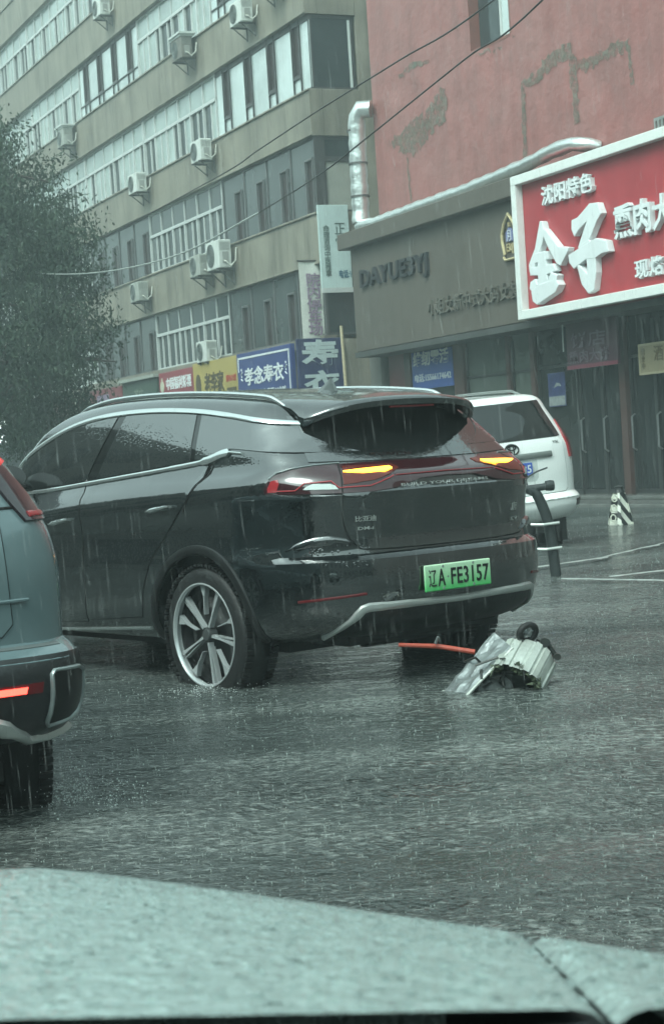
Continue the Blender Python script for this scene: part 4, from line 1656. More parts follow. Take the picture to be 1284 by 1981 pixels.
def make_wheel(parent, x, y, z, sg, r=0.385, rr=0.285, wd=0.225, spoke='blade', rim_mat=None, rot=0.0):
    """Wheel as a part: dark barrel with tyre and rim below it. sg = +1 left side."""
    rim_mat = rim_mat or rim_m
    m = MB()
    m.lathe([(0.02, -wd * 0.4), (rr * 0.97, -wd * 0.4), (rr * 0.97, wd * 0.24), (rr * 0.9, wd * 0.22), (rr * 0.85, wd * 0.05), (0.02, wd * 0.04)], 40, 'Y')
    for k in range(5):
        pass
    hub = m.build('wheel', rim_dark, parent, loc=(x, y, z), rotz=0 if sg > 0 else math.pi, smooth=40)
    T = []
    for i in range(25):
        a = math.pi * i / 24
        T.append((rr + (r - rr) * (math.sin(a) ** 0.55 if 0 < i < 24 else 0), -wd / 2 * math.cos(a) * (1.0 + 0.06 * math.sin(a))))
    m = MB()
    m.lathe(T, 72, 'Y')
    for k in range(72):                     # tread blocks at the shoulders
        a = 2 * math.pi * (k + 0.5) / 72
        for ys_ in (wd * 0.36, -wd * 0.36):
            q = Matrix.Rotation(-a, 4, 'Y')
            m.box(r - 0.010, r + 0.003, ys_ - 0.025, ys_ + 0.025, -0.0105, 0.0105, q)
    m.build('tyre', tyre_m, hub, smooth=35)
    m = MB()
    yo = wd * 0.5
    m.lathe([(rr * 0.945, yo - 0.014), (rr * 0.955, yo - 0.004), (rr * 0.975, yo + 0.004), (rr * 1.0, yo + 0.004), (rr * 1.02, yo - 0.012), (rr, yo - 0.05)], 64, 'Y')
    fn = lambda a, b, d: (a, d, b)

    def pol(rad, ang):
        return (rad * math.cos(ang), rad * math.sin(ang))

    if spoke == 'blade':
        for k in range(5):
            b0 = rot + k * 2 * math.pi / 5
            A = b0
            m.prism([pol(0.045, A - 0.22), pol(0.12, A - 0.05), pol(rr * 0.95, A - 0.045), pol(rr * 0.95, A + 0.030), pol(0.12, A + 0.025), pol(0.045, A + 0.16)], fn, yo - 0.055, yo - 0.022)
            A = b0 - 0.11
            m.prism([pol(0.07, A - 0.05), pol(rr * 0.95, A - 0.012), pol(rr * 0.95, A + 0.010), pol(0.07, A + 0.03)], fn, yo - 0.06, yo - 0.03)
            A = b0 + 0.70
            m.prism([pol(0.11, A - 0.10), pol(rr * 0.72, A - 0.022), pol(rr * 0.95, A - 0.09), pol(rr * 0.95, A + 0.11), pol(rr * 0.70, A + 0.008), pol(0.11, A - 0.06)], fn, yo - 0.055, yo - 0.024)
    else:
        for k in range(6):
            A = rot + k * math.pi / 3
            m.prism([pol(0.05, A - 0.5), pol(rr * 0.94, A - 0.20), pol(rr * 0.94, A + 0.20), pol(0.05, A + 0.5)], fn, yo - 0.06, yo - 0.025)
    m.build('rim', rim_mat, hub, smooth=30)
    MB().lathe([(0.0, yo - 0.012), (0.030, yo - 0.014), (0.036, yo - 0.03), (0.036, yo - 0.07), (0.0, yo - 0.07)], 24, 'Y').build('hub_cap', pbr('hub_grey', (0.12, 0.13, 0.13), 0.3, metal=0.6), hub, smooth=30)
    return hub
# ------------------------------------------------------------------ black SUV
paint_k = pbr('black_paint', (0.0065, 0.0085, 0.009), 0.10, ior=1.5, coat=1.0, cior=2.1, drops=0.10, dscale=55, bump=0.02, bscale=4)
glass_k = pbr('privacy_glass', (0.010, 0.012, 0.012), 0.05, ior=3.0, drops=0.07, dscale=60)
gloss_black = pbr('gloss_black', (0.006, 0.007, 0.007), 0.09, ior=1.5, coat=0.6)
seam_m = pbr('panel_seam', (0.002, 0.002, 0.002), 0.7)

suv = tag(empty('suv_car', (0.662, 9.336, -0.10), R(90 + 39.5)), 'black SUV with lit amber indicators and green number plate, standing in the floodwater', 'car')


def warp_k(x, z):
    g = max(0.0, min(1.0, (z - 1.05) / 0.6))
    g = g * g * (3 - 2 * g)
    xx = x - 2.1
    roof = -0.047 * xx * xx if xx < 0 else -0.10 * xx * xx
    roof = max(roof, -0.32)
    b = 0.0
    if z > 0.9:
        b = min(1.0, (z - 0.9) / 0.35)
        if z > 1.32:
            b = max(0.0, 1 - (z - 1.32) / 0.3)
    belt = -0.062 * max(0.0, x - 0.5)
    return g * roof + b * max(belt, -0.24)


rows_k = [  # z, w, xr, D, k, xf, Df, kf
    (0.33, 0.80, 0.42, 0.50, 3.2, 4.55, 0.6, 3.0),
    (0.34, 0.87, 0.34, 0.55, 3.3, 4.66, 0.7, 3.0),
    (0.40, 0.915, 0.13, 0.62, 3.4, 4.80, 0.75, 3.0),
    (0.47, 0.945, 0.05, 0.68, 3.8, 4.84, 0.8, 3.0),
    (0.56, 0.957, 0.015, 0.70, 3.9, 4.86, 0.8, 3.0),
    (0.66, 0.962, 0.00, 0.70, 3.9, 4.87, 0.8, 3.0),
    (0.775, 0.962, 0.005, 0.70, 3.8, 4.87, 0.8, 3.0),
    (0.805, 0.957, 0.050, 0.69, 3.5, 4.87, 0.8, 3.0),
    (0.86, 0.950, 0.060, 0.68, 3.5, 4.86, 0.8, 3.0),
    (0.98, 0.945, 0.050, 0.68, 3.5, 4.84, 0.8, 3.0),
    (1.06, 0.950, 0.042, 0.68, 3.5, 4.80, 0.8, 3.0),
    (1.12, 0.953, 0.030, 0.68, 3.5, 4.76, 0.8, 3.0),
    (1.145, 0.953, 0.045, 0.67, 3.5, 4.72, 0.8, 3.0),
    (1.20, 0.948, 0.055, 0.66, 3.5, 4.62, 0.8, 3.0),
    (1.255, 0.925, 0.075, 0.62, 3.5, 4.40, 0.7, 3.0),
    (1.285, 0.895, 0.115, 0.52, 3.5, 4.15, 0.6, 3.0),
    (1.315, 0.865, 0.170, 0.38, 3.6, 3.90, 0.5, 3.2),
    (1.42, 0.832, 0.270, 0.33, 3.6, 3.66, 0.40, 3.4),
    (1.55, 0.780, 0.390, 0.31, 3.6, 3.42, 0.36, 3.4),
    (1.65, 0.730, 0.490, 0.30, 3.6, 3.14, 0.32, 3.4),
    (1.70, 0.672, 0.560, 0.26, 3.2, 2.90, 0.30, 3.0),
    (1.727, 0.56, 0.640, 0.22, 3.0, 2.50, 0.25, 3.0),
    (1.745, 0.34, 0.720, 0.16, 2.6, 2.35, 0.2, 2.6),
    (1.75, 0.05, 0.800, 0.03, 2.2, 2.20, 0.03, 2.2)]
K = Car(rows_k, warp_k)
WHX, WFX, WZ = 1.06, 3.88, 0.385
K.body('body', paint_k, suv, [(WHX, WZ), (WFX, WZ)], 0.445)

# wheels
make_wheel(suv, WHX, 0.83, WZ, 1, rot=0.82)
make_wheel(suv, WFX, 0.83, WZ, 1, rot=0.1)
make_wheel(suv, WHX, -0.83, WZ, -1, rot=0.2)
make_wheel(suv, WFX, -0.83, WZ, -1, rot=0.7)
# arch mouldings
for x in (WHX, WFX):
    for sg in (1, -1):
        fn = (lambda a, b, sg=sg: K.side(a, b, sg))
        arc_ = [(x + 0.468 * math.cos(t), WZ + 0.468 * math.sin(t)) for t in [R(-12) + R(204) * i / 40 for i in range(41)]]
        strip(fn, arc_, 0.055, 0.014).build('arch_moulding', matte_black, suv, smooth=50)
SF = lambda x, z: K.side(x, z, 1)
# glazing outline (x forward, z up)
top_l = [(3.42, 1.245), (3.19, 1.375), (2.87, 1.500), (2.54, 1.585), (2.18, 1.625), (1.74, 1.630), (1.31, 1.605), (0.94, 1.560), (0.52, 1.490)]
bot_l = [(3.42, 1.185), (2.73, 1.215), (2.27, 1.245), (1.84, 1.275), (1.28, 1.315), (1.05, 1.338), (0.90, 1.372), (0.75, 1.365), (0.24, 1.312)]


def ip(L, x):
    L = sorted(L)
    for (a, b), (c, d) in zip(L, L[1:]):
        if a <= x <= c:
            return b + (d - b) * (x - a) / (c - a)
    return L[0][1] if x < L[0][0] else L[-1][1]


tops, bots = smooth2(top_l, 6), smooth2(bot_l, 6)


def pane_poly(xb0, xb1, xt0, xt1):
    """pane between a front edge (xb0 bottom, xt0 top) and a rear edge (xb1, xt1)."""
    B_ = [(xb0, ip(bots, xb0) + 0.012)] + [(x, z + 0.012) for x, z in bots if xb1 < x < xb0] + [(xb1, ip(bots, xb1) + 0.012)]
    T_ = [(xt1, ip(tops, xt1) - 0.012)] + [(x, z - 0.012) for x, z in tops[::-1] if xt1 < x < xt0] + [(xt0, ip(tops, xt0) - 0.012)]
    return B_ + T_


for sg in (1, -1):
    fn = (lambda a, b, sg=sg: K.side(a, b, sg))
    patch(fn, pane_poly(3.38, 0.27, 3.36, 0.52), 0.05, 0.003, 0.01).build('window_surround', gloss_black, suv, smooth=50)
    patch(fn, pane_poly(3.20, 2.30, 3.10, 2.06), 0.04, 0.007, 0.01).build('front_window', glass_k, suv, smooth=50)
    patch(fn, pane_poly(2.18, 1.225, 1.97, 1.255), 0.04, 0.007, 0.01).build('rear_side_window', glass_k, suv, smooth=50)
    patch(fn, pane_poly(1.175, 0.30, 1.205, 0.54), 0.04, 0.007, 0.01).build('quarter_window', glass_k, suv, smooth=50)
    strip(fn, [(x, z + 0.004) for x, z in tops], 0.034, 0.010, 0.006).build('window_trim', chrome, suv, smooth=50)
    bt = [q for q in bots if q[0] > 0.72]
    wds = [0.026] * 7 + [0.030, 0.052, 0.014]
    strip(fn, [(x, z - 0.008) for x, z in bt], wds, 0.010, 0.006).build('belt_trim', chrome, suv, smooth=50)
    strip(fn, [(3.30, 0.335), (2.44, 0.362), (1.60, 0.402)], 0.022, 0.010).build('sill_trim', chrome, suv, smooth=50)
    # doors: thin skins with their own edges
    fd = [(3.28, 1.165), (2.30, 1.225), (2.245, 1.10), (2.22, 0.60), (2.26, 0.42), (3.30, 0.385), (3.36, 0.70)]
    rd = [(2.285, 1.225), (1.30, 1.292), (1.03, 1.315), (1.04, 1.24), (1.13, 1.12), (1.30, 0.98), (1.50, 0.80), (1.60, 0.62), (1.64, 0.47), (2.245, 0.43), (2.205, 0.60), (2.23, 1.10)]
    for poly, nmv, hx in ((fd, 'front_door', (2.56, 2.34, 1.02)), (rd, 'rear_door', (1.49, 1.26, 1.08))):
        d = patch(fn, poly, 0.045, 0.005, 0.012).build(nmv, paint_k, suv, smooth=40)
        hm = MB()
        p0 = [(hx[0], hx[2] - 0.012), ((hx[0] + hx[1]) / 2, hx[2] + 0.002), (hx[1], hx[2] + 0.012)]
        strip(fn, smooth2(p0, 6), [0.016, 0.030, 0.026, 0.016], 0.030, 0.006, m=hm)
        hm.build('handle', chrome, d, smooth=50)
    seams = MB()
    for L_ in (fd, rd):
        strip(fn, L_ + [L_[0]], 0.012, 0.0030, 0.0, m=seams)
    seams.build('door_seam', seam_m, suv)
    strip(fn, [(0.99, 1.305), (1.02, 1.24), (1.12, 1.12), (1.16, 1.06)], 0.009, 0.003, 0.0).build('wing_seam', seam_m, suv)
    # hatch shut line along the D pillar
    strip(fn, [(0.56, 1.60), (0.50, 1.49), (0.40, 1.41), (0.26, 1.295)], 0.010, 0.003, 0.0).build('hatch_seam', seam_m, suv)
    # roof rail
    rl = []
    for i in range(60):
        t = i / 59
        x = 0.62 + 2.15 * t
        p, nn = K.top(x, 0.60 * sg)
        lift = 0.017 * min(1, min(t, 1 - t) / 0.07)
        rl.append((x, 0.60 * sg, p.z + lift))
    rm = MB()
    rm.tube(rl, [0.006 + 0.008 * min(1, min(i, 59 - i) / 4) for i in range(60)], 10)
    rm.build('roof_rail', chrome, suv, smooth=60)
    # door mirror
    p, nn = K.side(3.08, 1.23, sg)
    mm = MB()
    mm.lathe([(0.0, 0.10), (0.07, 0.085), (0.095, 0.03), (0.10, -0.05), (0.0, -0.055)], 20, 'X', (0, 0, 0))
    mv = mm.build('door_mirror', paint_k, suv, loc=(3.08, p.y + 0.14 * sg, 1.30), smooth=50)
    mv.scale = (1, 1.3, 0.8)
    MB().tube([(0, 0, -0.05), (-0.02, -0.14 * sg, -0.09)], 0.025, 8).build('mirror_arm', matte_black, mv)

# windscreen
RFm = lambda y, z: K.bvh.ray_cast(Vector((6, y, z)), Vector((-1, 0, 0)))[:2]
patch(RFm, [(-0.72, 1.20), (0.72, 1.20), (0.58, 1.58), (-0.58, 1.58)], 0.06, 0.004, 0.01).build('windscreen', glass_k, suv, smooth=50)

RF = K.rear
# tailgate skin, rear glass, spoiler
tg = smooth2([(0.665, 1.125), (0.66, 1.0), (0.638, 0.91), (0.595, 0.852), (0.52, 0.826), (0.0, 0.818), (-0.52, 0.826), (-0.595, 0.852), (-0.638, 0.91), (-0.66, 1.0), (-0.665, 1.125)], 4)
tail = patch(RF, tg, 0.035, 0.006, 0.014).build('tailgate', paint_k, suv, smooth=40)
sm = MB()
strip(RF, tg, 0.016, 0.0035, 0.0, m=sm)
sm.build('tailgate_seam', seam_m, suv)
patch(RF, [(0.715, 1.290), (0.69, 1.36), (0.64, 1.54), (-0.64, 1.54), (-0.69, 1.36), (-0.715, 1.290), (-0.4, 1.280), (0.0, 1.277), (0.4, 1.280)], 0.04, 0.004, 0.012).build('rear_window', glass_k, suv, smooth=50)
sp = MB()
prof_n = 41
for i in range(prof_n):
    y = -0.615 + 1.23 * i / (prof_n - 1)
    e = abs(y) / 0.615
    xt_ = 0.80 - 0.10 * e ** 4
    tp, _n = K.top(xt_, abs(y))
    zt = tp.z + 0.003
    xl = 0.285 + 0.05 * e ** 2 + 0.13 * e ** 6        # rear lip
    zl = 1.618 - 0.040 * e ** 2 - 0.050 * e ** 6
    xm = xl + (xt_ - xl) * 0.5
    zm = zl + (zt - zl) * 0.62
    ring_ = [(xt_, zt), (xm, zm), (xl + 0.05, zl + 0.008), (xl + 0.008, zl - 0.004), (xl, zl - 0.016), (xl + 0.010, zl - 0.046),
             (xl + 0.05, zl - 0.044), (0.56, 1.565 - 0.015 * e), (0.66 - 0.02 * e, 1.585 - 0.03 * e)]
    sp.v += [(x, y, z) for x, z in ring_]
n_ = 9
for i in range(prof_n - 1):
    for j in range(n_):
        j2 = (j + 1) % n_
        a = i * n_
        sp.f.append((a + j, a + j2, a + n_ + j2, a + n_ + j))
sp.f.append(tuple(range(n_)))
sp.f.append(tuple((prof_n - 1) * n_ + j for j in range(n_)))
spo = sp.build('spoiler', paint_k, suv, smooth=50)
MB().box(0.300, 0.310, -0.16, 0.16, 1.556, 1.566).build('high_brake_light', pbr('dim_red_lens', (0.10, 0.01, 0.012), 0.2), spo)
# shark fin
fin = MB()
for k, t in enumerate([0, 0.2, 0.4, 0.6, 0.8, 1.0]):
    hw = 0.022 * (1 - t * 0.75)
    xr_, xf_ = 0.86 + 0.035 * t, 1.08 - 0.17 * t ** 0.7
    fin.v += [(xr_, hw * 0.5, 0.0 + 0.075 * t), (xr_, -hw * 0.5, 0.075 * t), ((xr_ + xf_) / 2, -hw, 0.075 * t), (xf_, -0.003, 0.075 * t), (xf_, 0.003, 0.075 * t), ((xr_ + xf_) / 2, hw, 0.075 * t)]
for k in range(5):
    for j in range(6):
        a = k * 6
        fin.f.append((a + j, a + (j + 1) % 6, a + 6 + (j + 1) % 6, a + 6 + j))
fin.f.append(tuple(30 + j for j in range(6)))
pz, _n = K.top(0.96, 0.06)
fin.build('roof_fin', pbr('fin_grey', (0.10, 0.115, 0.115), 0.2, coat=0.8), suv, loc=(0, 0.06, pz.z - 0.01), smooth=40)

# full width tail light wrapping both corners
WR = K.wrap
lens = pbr('smoked_lens', (0.030, 0.006, 0.009), 0.08, ior=1.5, coat=0.8)
A_END = 1.112
lb = [(A_END, 1.155), (1.095, 1.196), (1.065, 1.226), (0.98, 1.251), (0.844, 1.262), (0.648, 1.266), (0.25, 1.266), (0.0, 1.264)]
lbl = [(0.0, 1.176), (0.20, 1.170), (0.30, 1.150), (0.39, 1.127), (0.52, 1.118), (0.69, 1.119), (0.963, 1.130), (1.10, 1.138)]
full = [(-a, z) for a, z in lb] [:-1] + lb[::-1] + lbl[::-1] + [(-a, z) for a, z in lbl[1:]]
# order: left tip over the top to the right tip and back underneath
full = lb + [(-a, z) for a, z in lb[::-1][1:]] + [(-a, z) for a, z in lbl[::-1]][:-1] + lbl
tl = patch(WR, full, 0.028, 0.010, 0.02).build('tail_light', lens, suv, smooth=45)
amber = pbr('amber_led', (0.9, 0.35, 0.02), 0.4, emit=(1.0, 0.42, 0.03), estr=3.6)
amber_d = pbr('amber_glow_lens', (0.075, 0.016, 0.016), 0.15, emit=(1.0, 0.22, 0.02), estr=0.015)
red_l = pbr('red_lens', (0.28, 0.02, 0.025), 0.12, ior=1.5, coat=0.6)
for sg in (1, -1):
    fa = (lambda a, b, sg=sg: WR(a * sg, b))
    patch(fa, [(0.675, 1.165), (0.675, 1.205), (0.655, 1.252), (0.30, 1.247), (0.29, 1.225), (0.50, 1.176)], 0.025, 0.013, 0.01).build('indicator_lens', amber_d, tl, smooth=45)
    patch(fa, [(0.665, 1.221), (0.62, 1.217), (0.55, 1.210), (0.40, 1.212), (0.345, 1.222), (0.345, 1.232), (0.55, 1.227), (0.665, 1.2235)], 0.02, 0.018, 0.01).build('indicator', amber, tl, smooth=45)
    patch(fa, [(0.705, 1.142), (0.890, 1.150), (0.870, 1.166), (0.835, 1.175), (0.745, 1.172), (0.72, 1.162)], 0.02, 0.014, 0.008).build('reversing_light', pbr('clear_lens', (0.55, 0.62, 0.60), 0.25), tl, smooth=45)
    patch(fa, [(1.085, 1.145), (1.088, 1.165), (1.07, 1.200), (1.03, 1.205), (1.02, 1.185), (1.035, 1.145)], 0.02, 0.014, 0.008).build('side_red_lens', red_l, tl, smooth=45)
    strip(fa, [(1.04, 1.150), (0.93, 1.148), (0.88, 1.180), (0.74, 1.184), (0.70, 1.150), (0.528, 1.150), (0.375, 1.190)], 0.008, 0.004, 0.011).build('red_strip', red_l, tl)
    strip(fa, [(1.09, 1.212), (1.05, 1.240), (0.98, 1.257), (0.844, 1.268), (0.67, 1.272)], 0.009, 0.006, 0.008).build('lamp_edge', pbr('lamp_edge_grey', (0.16, 0.19, 0.19), 0.2, coat=0.6), tl)
    strip(fa, [(0.685, 1.122), (0.680, 1.262)], 0.008, 0.003, 0.010).build('lamp_split', seam_m, tl)
strip(WR, [(0.36, 1.192), (0.0, 1.196), (-0.36, 1.192)], 0.007, 0.003, 0.011).build('red_strip', pbr('dim_red_line', (0.16, 0.018, 0.022), 0.2), tl)
body_text(RF, 'BUILD YOUR DREAMS', 0.34, -0.285, 1.135, 1.150, tail, chrome, 0.008, 0.004, 0.004)
body_text(RF, '比亚迪', 0.606, 0.498, 0.972, 1.000, tail, satin, 0.008, 0.004, 0.0, 'badge')
body_text(RF, 'DM-i', 0.592, 0.512, 0.928, 0.944, tail, satin, 0.008, 0.004, 0.01, 'badge')
body_text(RF, '唐', -0.485, -0.535, 0.955, 1.000, tail, satin, 0.008, 0.004, 0.0, 'badge')
body_text(RF, 'EV', -0.480, -0.545, 0.900, 0.918, tail, satin, 0.008, 0.004, 0.0, 'badge')

# bumper: lower black insert, silver skid trim, reflectors, plate
ins = [(0.69, 0.40), (0.595, 0.520), (0.0, 0.512), (-0.595, 0.520), (-0.69, 0.40), (-0.60, 0.365), (0.0, 0.36), (0.60, 0.365)]
patch(RF, ins, 0.04, 0.006, 0.014).build('lower_bumper', matte_black, suv, smooth=45)
strip(RF, [(0.698, 0.378), (0.678, 0.434), (0.615, 0.520), (0.585, 0.529), (0.318, 0.527), (0.0, 0.521), (-0.318, 0.527), (-0.585, 0.529), (-0.615, 0.520), (-0.678, 0.434), (-0.698, 0.378)], [0.030, 0.046, 0.040, 0.036, 0.034, 0.034, 0.036, 0.040, 0.046, 0.03], 0.016, 0.004).build('skid_trim', satin, suv, smooth=50)
for sg in (1, -1):
    fa = (lambda a, b, sg=sg: WR(a * sg, b))
    strip(fa, [(0.946, 0.576), (0.60, 0.601)], 0.016, 0.006).build('rear_reflector', pbr('dim_red_lens', (0.10, 0.01, 0.012), 0.2), suv)
    strip(fa, [(0.60, 0.845), (0.65, 0.868), (0.74, 0.885), (0.88, 0.875), (1.01, 0.838)], [0.004, 0.035, 0.055, 0.045, 0.004], 0.022, 0.0).build('bumper_crease', paint_k, suv, smooth=50)
m = MB()
m.box(0.30, 0.62, -0.55, 0.55, 0.31, 0.42)
m.tube([(0.36, 0.40, 0.36), (0.36, -0.42, 0.36)], 0.075, 14)
m.build('underbody', pbr('under_black', (0.012, 0.012, 0.012), 0.7), suv)
MB().box(0.62, 4.4, -0.70, 0.70, 0.28, 0.36).build('floor_pan', pbr('under_black', (0.012, 0.012, 0.012), 0.7), suv)


def plate_mat(name, top, bot):
    mt_ = bpy.data.materials.new(name)
    mt_.use_nodes = True
    n, L = mt_.node_tree.nodes, mt_.node_tree.links
    b = n['Principled BSDF']
    tc = n.new('ShaderNodeTexCoord')
    sx = n.new('ShaderNodeSeparateXYZ')
    L.new(tc.outputs['Object'], sx.inputs[0])
    mr = n.new('ShaderNodeMapRange')
    mr.inputs['From Min'].default_value = -0.065
    mr.inputs['From Max'].default_value = 0.065
    L.new(sx.outputs['Z'], mr.inputs['Value'])
    mx = n.new('ShaderNodeMix')
    mx.data_type = 'RGBA'
    mx.inputs[6].default_value = (*bot, 1)
    mx.inputs[7].default_value = (*top, 1)
    L.new(mr.outputs[0], mx.inputs[0])
    L.new(mx.outputs[2], b.inputs['Base Color'])
    b.inputs['Roughness'].default_value = 0.35
    return mt_


px, _n = K.rear(0.035, 0.665)
pl_o = MB().box(-0.008, 0.004, -0.24, 0.24, -0.07, 0.07).build('number_plate', plate_mat('plate_green', (0.50, 0.72, 0.50), (0.06, 0.46, 0.12)), suv, loc=(px.x - 0.012, 0.035, 0.645), bevel=0.006)
vs, fs = text_geo('辽', 0.004)
ink_p = pbr('plate_ink', (0.008, 0.012, 0.010), 0.4)
for t_, a0, a1, hh in (('辽', 0.215, 0.160, 0.09), ('A', 0.150, 0.098, 0.09), ('FE3157', 0.055, -0.222, 0.09)):
    vs, fs = text_geo(t_, 0.012 if t_ != '辽' else 0.0, space=1.06)
    MB().add([(-0.008 - 0.003 * c, a0 + (a1 - a0) * x, -0.045 + hh * y) for x, y, c in vs], fs).build('lettering', ink_p, pl_o, fix=False)
m = MB()
for y_ in (0.11, -0.11):
    for z_ in (0.057, -0.057):
        m.lathe([(0.0, -0.010), (0.007, -0.010), (0.007, -0.004)], 10, 'X', (0, y_, z_))
m.lathe([(0.0, -0.0095), (0.006, -0.0095), (0.006, -0.004)], 10, 'X', (0, 0.076, 0.0))
m.build('screw', pbr('plate_screw', (0.2, 0.25, 0.22), 0.4), pl_o)
# ------------------------------------------------------------------ white SUV by the shops
paint_w = pbr('white_car_paint', (0.78, 0.81, 0.79), 0.16, coat=0.7, drops=0.05, dscale=40)
pr = tag(empty('suv_car', (2.155, 19.66, -0.12), R(90 + 24)), 'white SUV with red tail lamp parked facing away by the shops', 'car')
pr.rotation_euler = (R(-3.0), 0, R(90 + 24))


def warp_p(x, z):
    g = max(0.0, min(1.0, (z - 1.2) / 0.6))
    xx = x - 2.0
    return -0.012 * xx * xx * g * g


rows_p = [
    (0.36, 0.78, 0.30, 0.35, 3.6, 4.5, 0.5, 3),
    (0.40, 0.86, 0.14, 0.36, 4.0, 4.6, 0.6, 3),
    (0.50, 0.925, 0.03, 0.38, 4.2, 4.68, 0.6, 3),
    (0.57, 0.935, 0.00, 0.38, 4.4, 4.70, 0.6, 3),
    (0.635, 0.935, 0.00, 0.38, 4.4, 4.70, 0.6, 3),
    (0.67, 0.935, 0.04, 0.38, 4.4, 4.70, 0.6, 3),
    (0.70, 0.930, 0.10, 0.36, 4.4, 4.70, 0.6, 3),
    (0.95, 0.935, 0.09, 0.36, 4.4, 4.70, 0.6, 3),
    (1.12, 0.930, 0.10, 0.36, 4.4, 4.66, 0.6, 3),
    (1.24, 0.915, 0.115, 0.35, 4.4, 4.4, 0.6, 3),
    (1.32, 0.885, 0.14, 0.34, 4.4, 3.6, 0.5, 3),
    (1.48, 0.825, 0.20, 0.33, 4.4, 3.25, 0.45, 3),
    (1.68, 0.745, 0.28, 0.32, 4.2, 2.95, 0.4, 3),
    (1.80, 0.69, 0.32, 0.30, 4.0, 2.75, 0.4, 3),
    (1.845, 0.62, 0.35, 0.26, 3.6, 2.6, 0.3, 3),
    (1.875, 0.46, 0.42, 0.22, 3.0, 2.4, 0.3, 3),
    (1.885, 0.05, 0.60, 0.03, 2.2, 2.1, 0.03, 2.2)]
Pd = Car(rows_p, warp_p, 0.035, 40, 40, 20)
Pd.body('body', paint_w, pr, [(0.98, 0.38), (3.75, 0.38)], 0.45)
for x in (0.98, 3.75):
    for sg in (1, -1):
        make_wheel(pr, x, 0.80 * sg, 0.38, sg, 0.385, 0.24, 0.26, 'plain')
PF = Pd.rear
patch(PF, [(0.70, 1.335), (0.55, 1.765), (-0.55, 1.765), (-0.70, 1.335)], 0.04, 0.006, 0.014).build('rear_window', pbr('dark_tint_glass', (0.010, 0.012, 0.012), 0.05, ior=1.7), pr, smooth=50)
ptg = [(0.66, 1.325), (0.705, 1.28), (0.705, 0.74), (0.66, 0.705), (-0.66, 0.705), (-0.705, 0.74), (-0.705, 1.28), (-0.66, 1.325)]
ptail = patch(PF, ptg, 0.045, 0.008, 0.016).build('tailgate', paint_w, pr, smooth=40)
strip(PF, ptg + [ptg[0]], 0.022, 0.004, 0.0).build('tailgate_seam', seam_m, pr)
strip(PF, [(0.50, 1.145), (-0.50, 1.145)], 0.075, 0.030, 0.006).build('garnish', pbr('garnish_grey', (0.22, 0.25, 0.235), 0.25, metal=0.5), ptail, smooth=50)
px, _n = PF(0.0, 0.96)
patch(PF, [(0.30, 1.10), (0.30, 0.90), (0.22, 0.86), (-0.26, 0.86), (-0.30, 0.90), (-0.30, 1.10)], 0.05, 0.010, 0.012).build('plate_recess', pbr('recess_white', (0.52, 0.56, 0.54), 0.3), ptail, smooth=40)
pp = MB().box(-0.006, 0.004, -0.22, 0.22, -0.07, 0.07).build('number_plate', pbr('plate_blue', (0.04, 0.10, 0.42), 0.35), pr, loc=(px.x - 0.024, 0.0, 1.005), bevel=0.004)
vs, fs = text_geo('R35', 0.012)
MB().add([(-0.006 - 0.003 * c, -0.02 - 0.18 * x, -0.045 + 0.09 * y) for x, y, c in vs], fs).build('lettering', letter_w, pp, fix=False)
# three-oval emblem
em = MB()


def oval(cx, cz, a, b, r_, n_=28):
    L_ = []
    for i in range(n_ + 1):
        t = 2 * math.pi * i / n_
        p, nn = PF(cx + a * math.cos(t), cz + b * math.sin(t))
        L_.append(p + nn * 0.016)
    em.tube(L_, r_, 6, cap=False)


oval(0.0, 1.235, 0.085, 0.058, 0.010)
oval(0.0, 1.255, 0.052, 0.022, 0.008)
oval(0.0, 1.235, 0.026, 0.055, 0.008)
em.build('emblem', pbr('emblem_dark', (0.03, 0.035, 0.035), 0.25, metal=0.5), ptail, smooth=50)
body_text(PF, 'TX', -0.55, -0.64, 1.255, 1.283, ptail, pbr('badge_grey', (0.2, 0.22, 0.21), 0.3, metal=0.5), 0.009, 0.004, 0.01, 'badge')
PW = Pd.wrap
for sg in (1, -1):
    fa = (lambda a, b, sg=sg: PW(a * sg, b))
    lampP = patch(fa, [(0.80, 1.08), (0.80, 1.32), (0.86, 1.52), (0.95, 1.52), (1.04, 1.34), (1.12, 1.12), (1.08, 1.08)], 0.035, 0.018, 0.03).build('tail_lamp', pbr('tail_red', (0.30, 0.025, 0.03), 0.14, coat=0.8), pr, smooth=50)
    strip(fa, [(0.83, 1.29), (1.05, 1.27)], 0.03, 0.006, 0.018).build('lamp_bar', pbr('tail_dark', (0.10, 0.012, 0.016), 0.2), lampP)
    patch(fa, [(0.74, 0.53), (0.74, 0.60), (0.86, 0.61), (0.90, 0.54)], 0.03, 0.006, 0.01).build('bumper_reflector', pbr('bumper_lamp', (0.035, 0.02, 0.02), 0.2), pr, smooth=50)
    fs_ = (lambda a, b, sg=sg: Pd.side(a, b, sg))
    patch(fs_, [(0.55, 1.36), (0.72, 1.72), (2.75, 1.70), (3.2, 1.40), (3.25, 1.33)], 0.08, 0.005, 0.012).build('side_window', glass_k, pr, smooth=50)
    rl = []
    for i in range(30):
        x = 0.75 + 1.9 * i / 29
        p, nn = Pd.top(x, 0.56 * sg)
        rl.append((x, 0.56 * sg, p.z + 0.05 * min(1, min(i, 29 - i) / 3)))
    rm = MB()
    rm.tube(rl, 0.016, 8)
    rm.build('roof_rail', pbr('rail_grey', (0.25, 0.27, 0.26), 0.3, metal=0.5), pr, smooth=60)
strip(PF, [(0.80, 0.635), (-0.80, 0.635)], 0.02, 0.010, 0.0).build('bumper_lip', paint_w, pr, smooth=50)
m = MB()
m.box(0.2, 4.3, -0.66, 0.66, 0.26, 0.40)
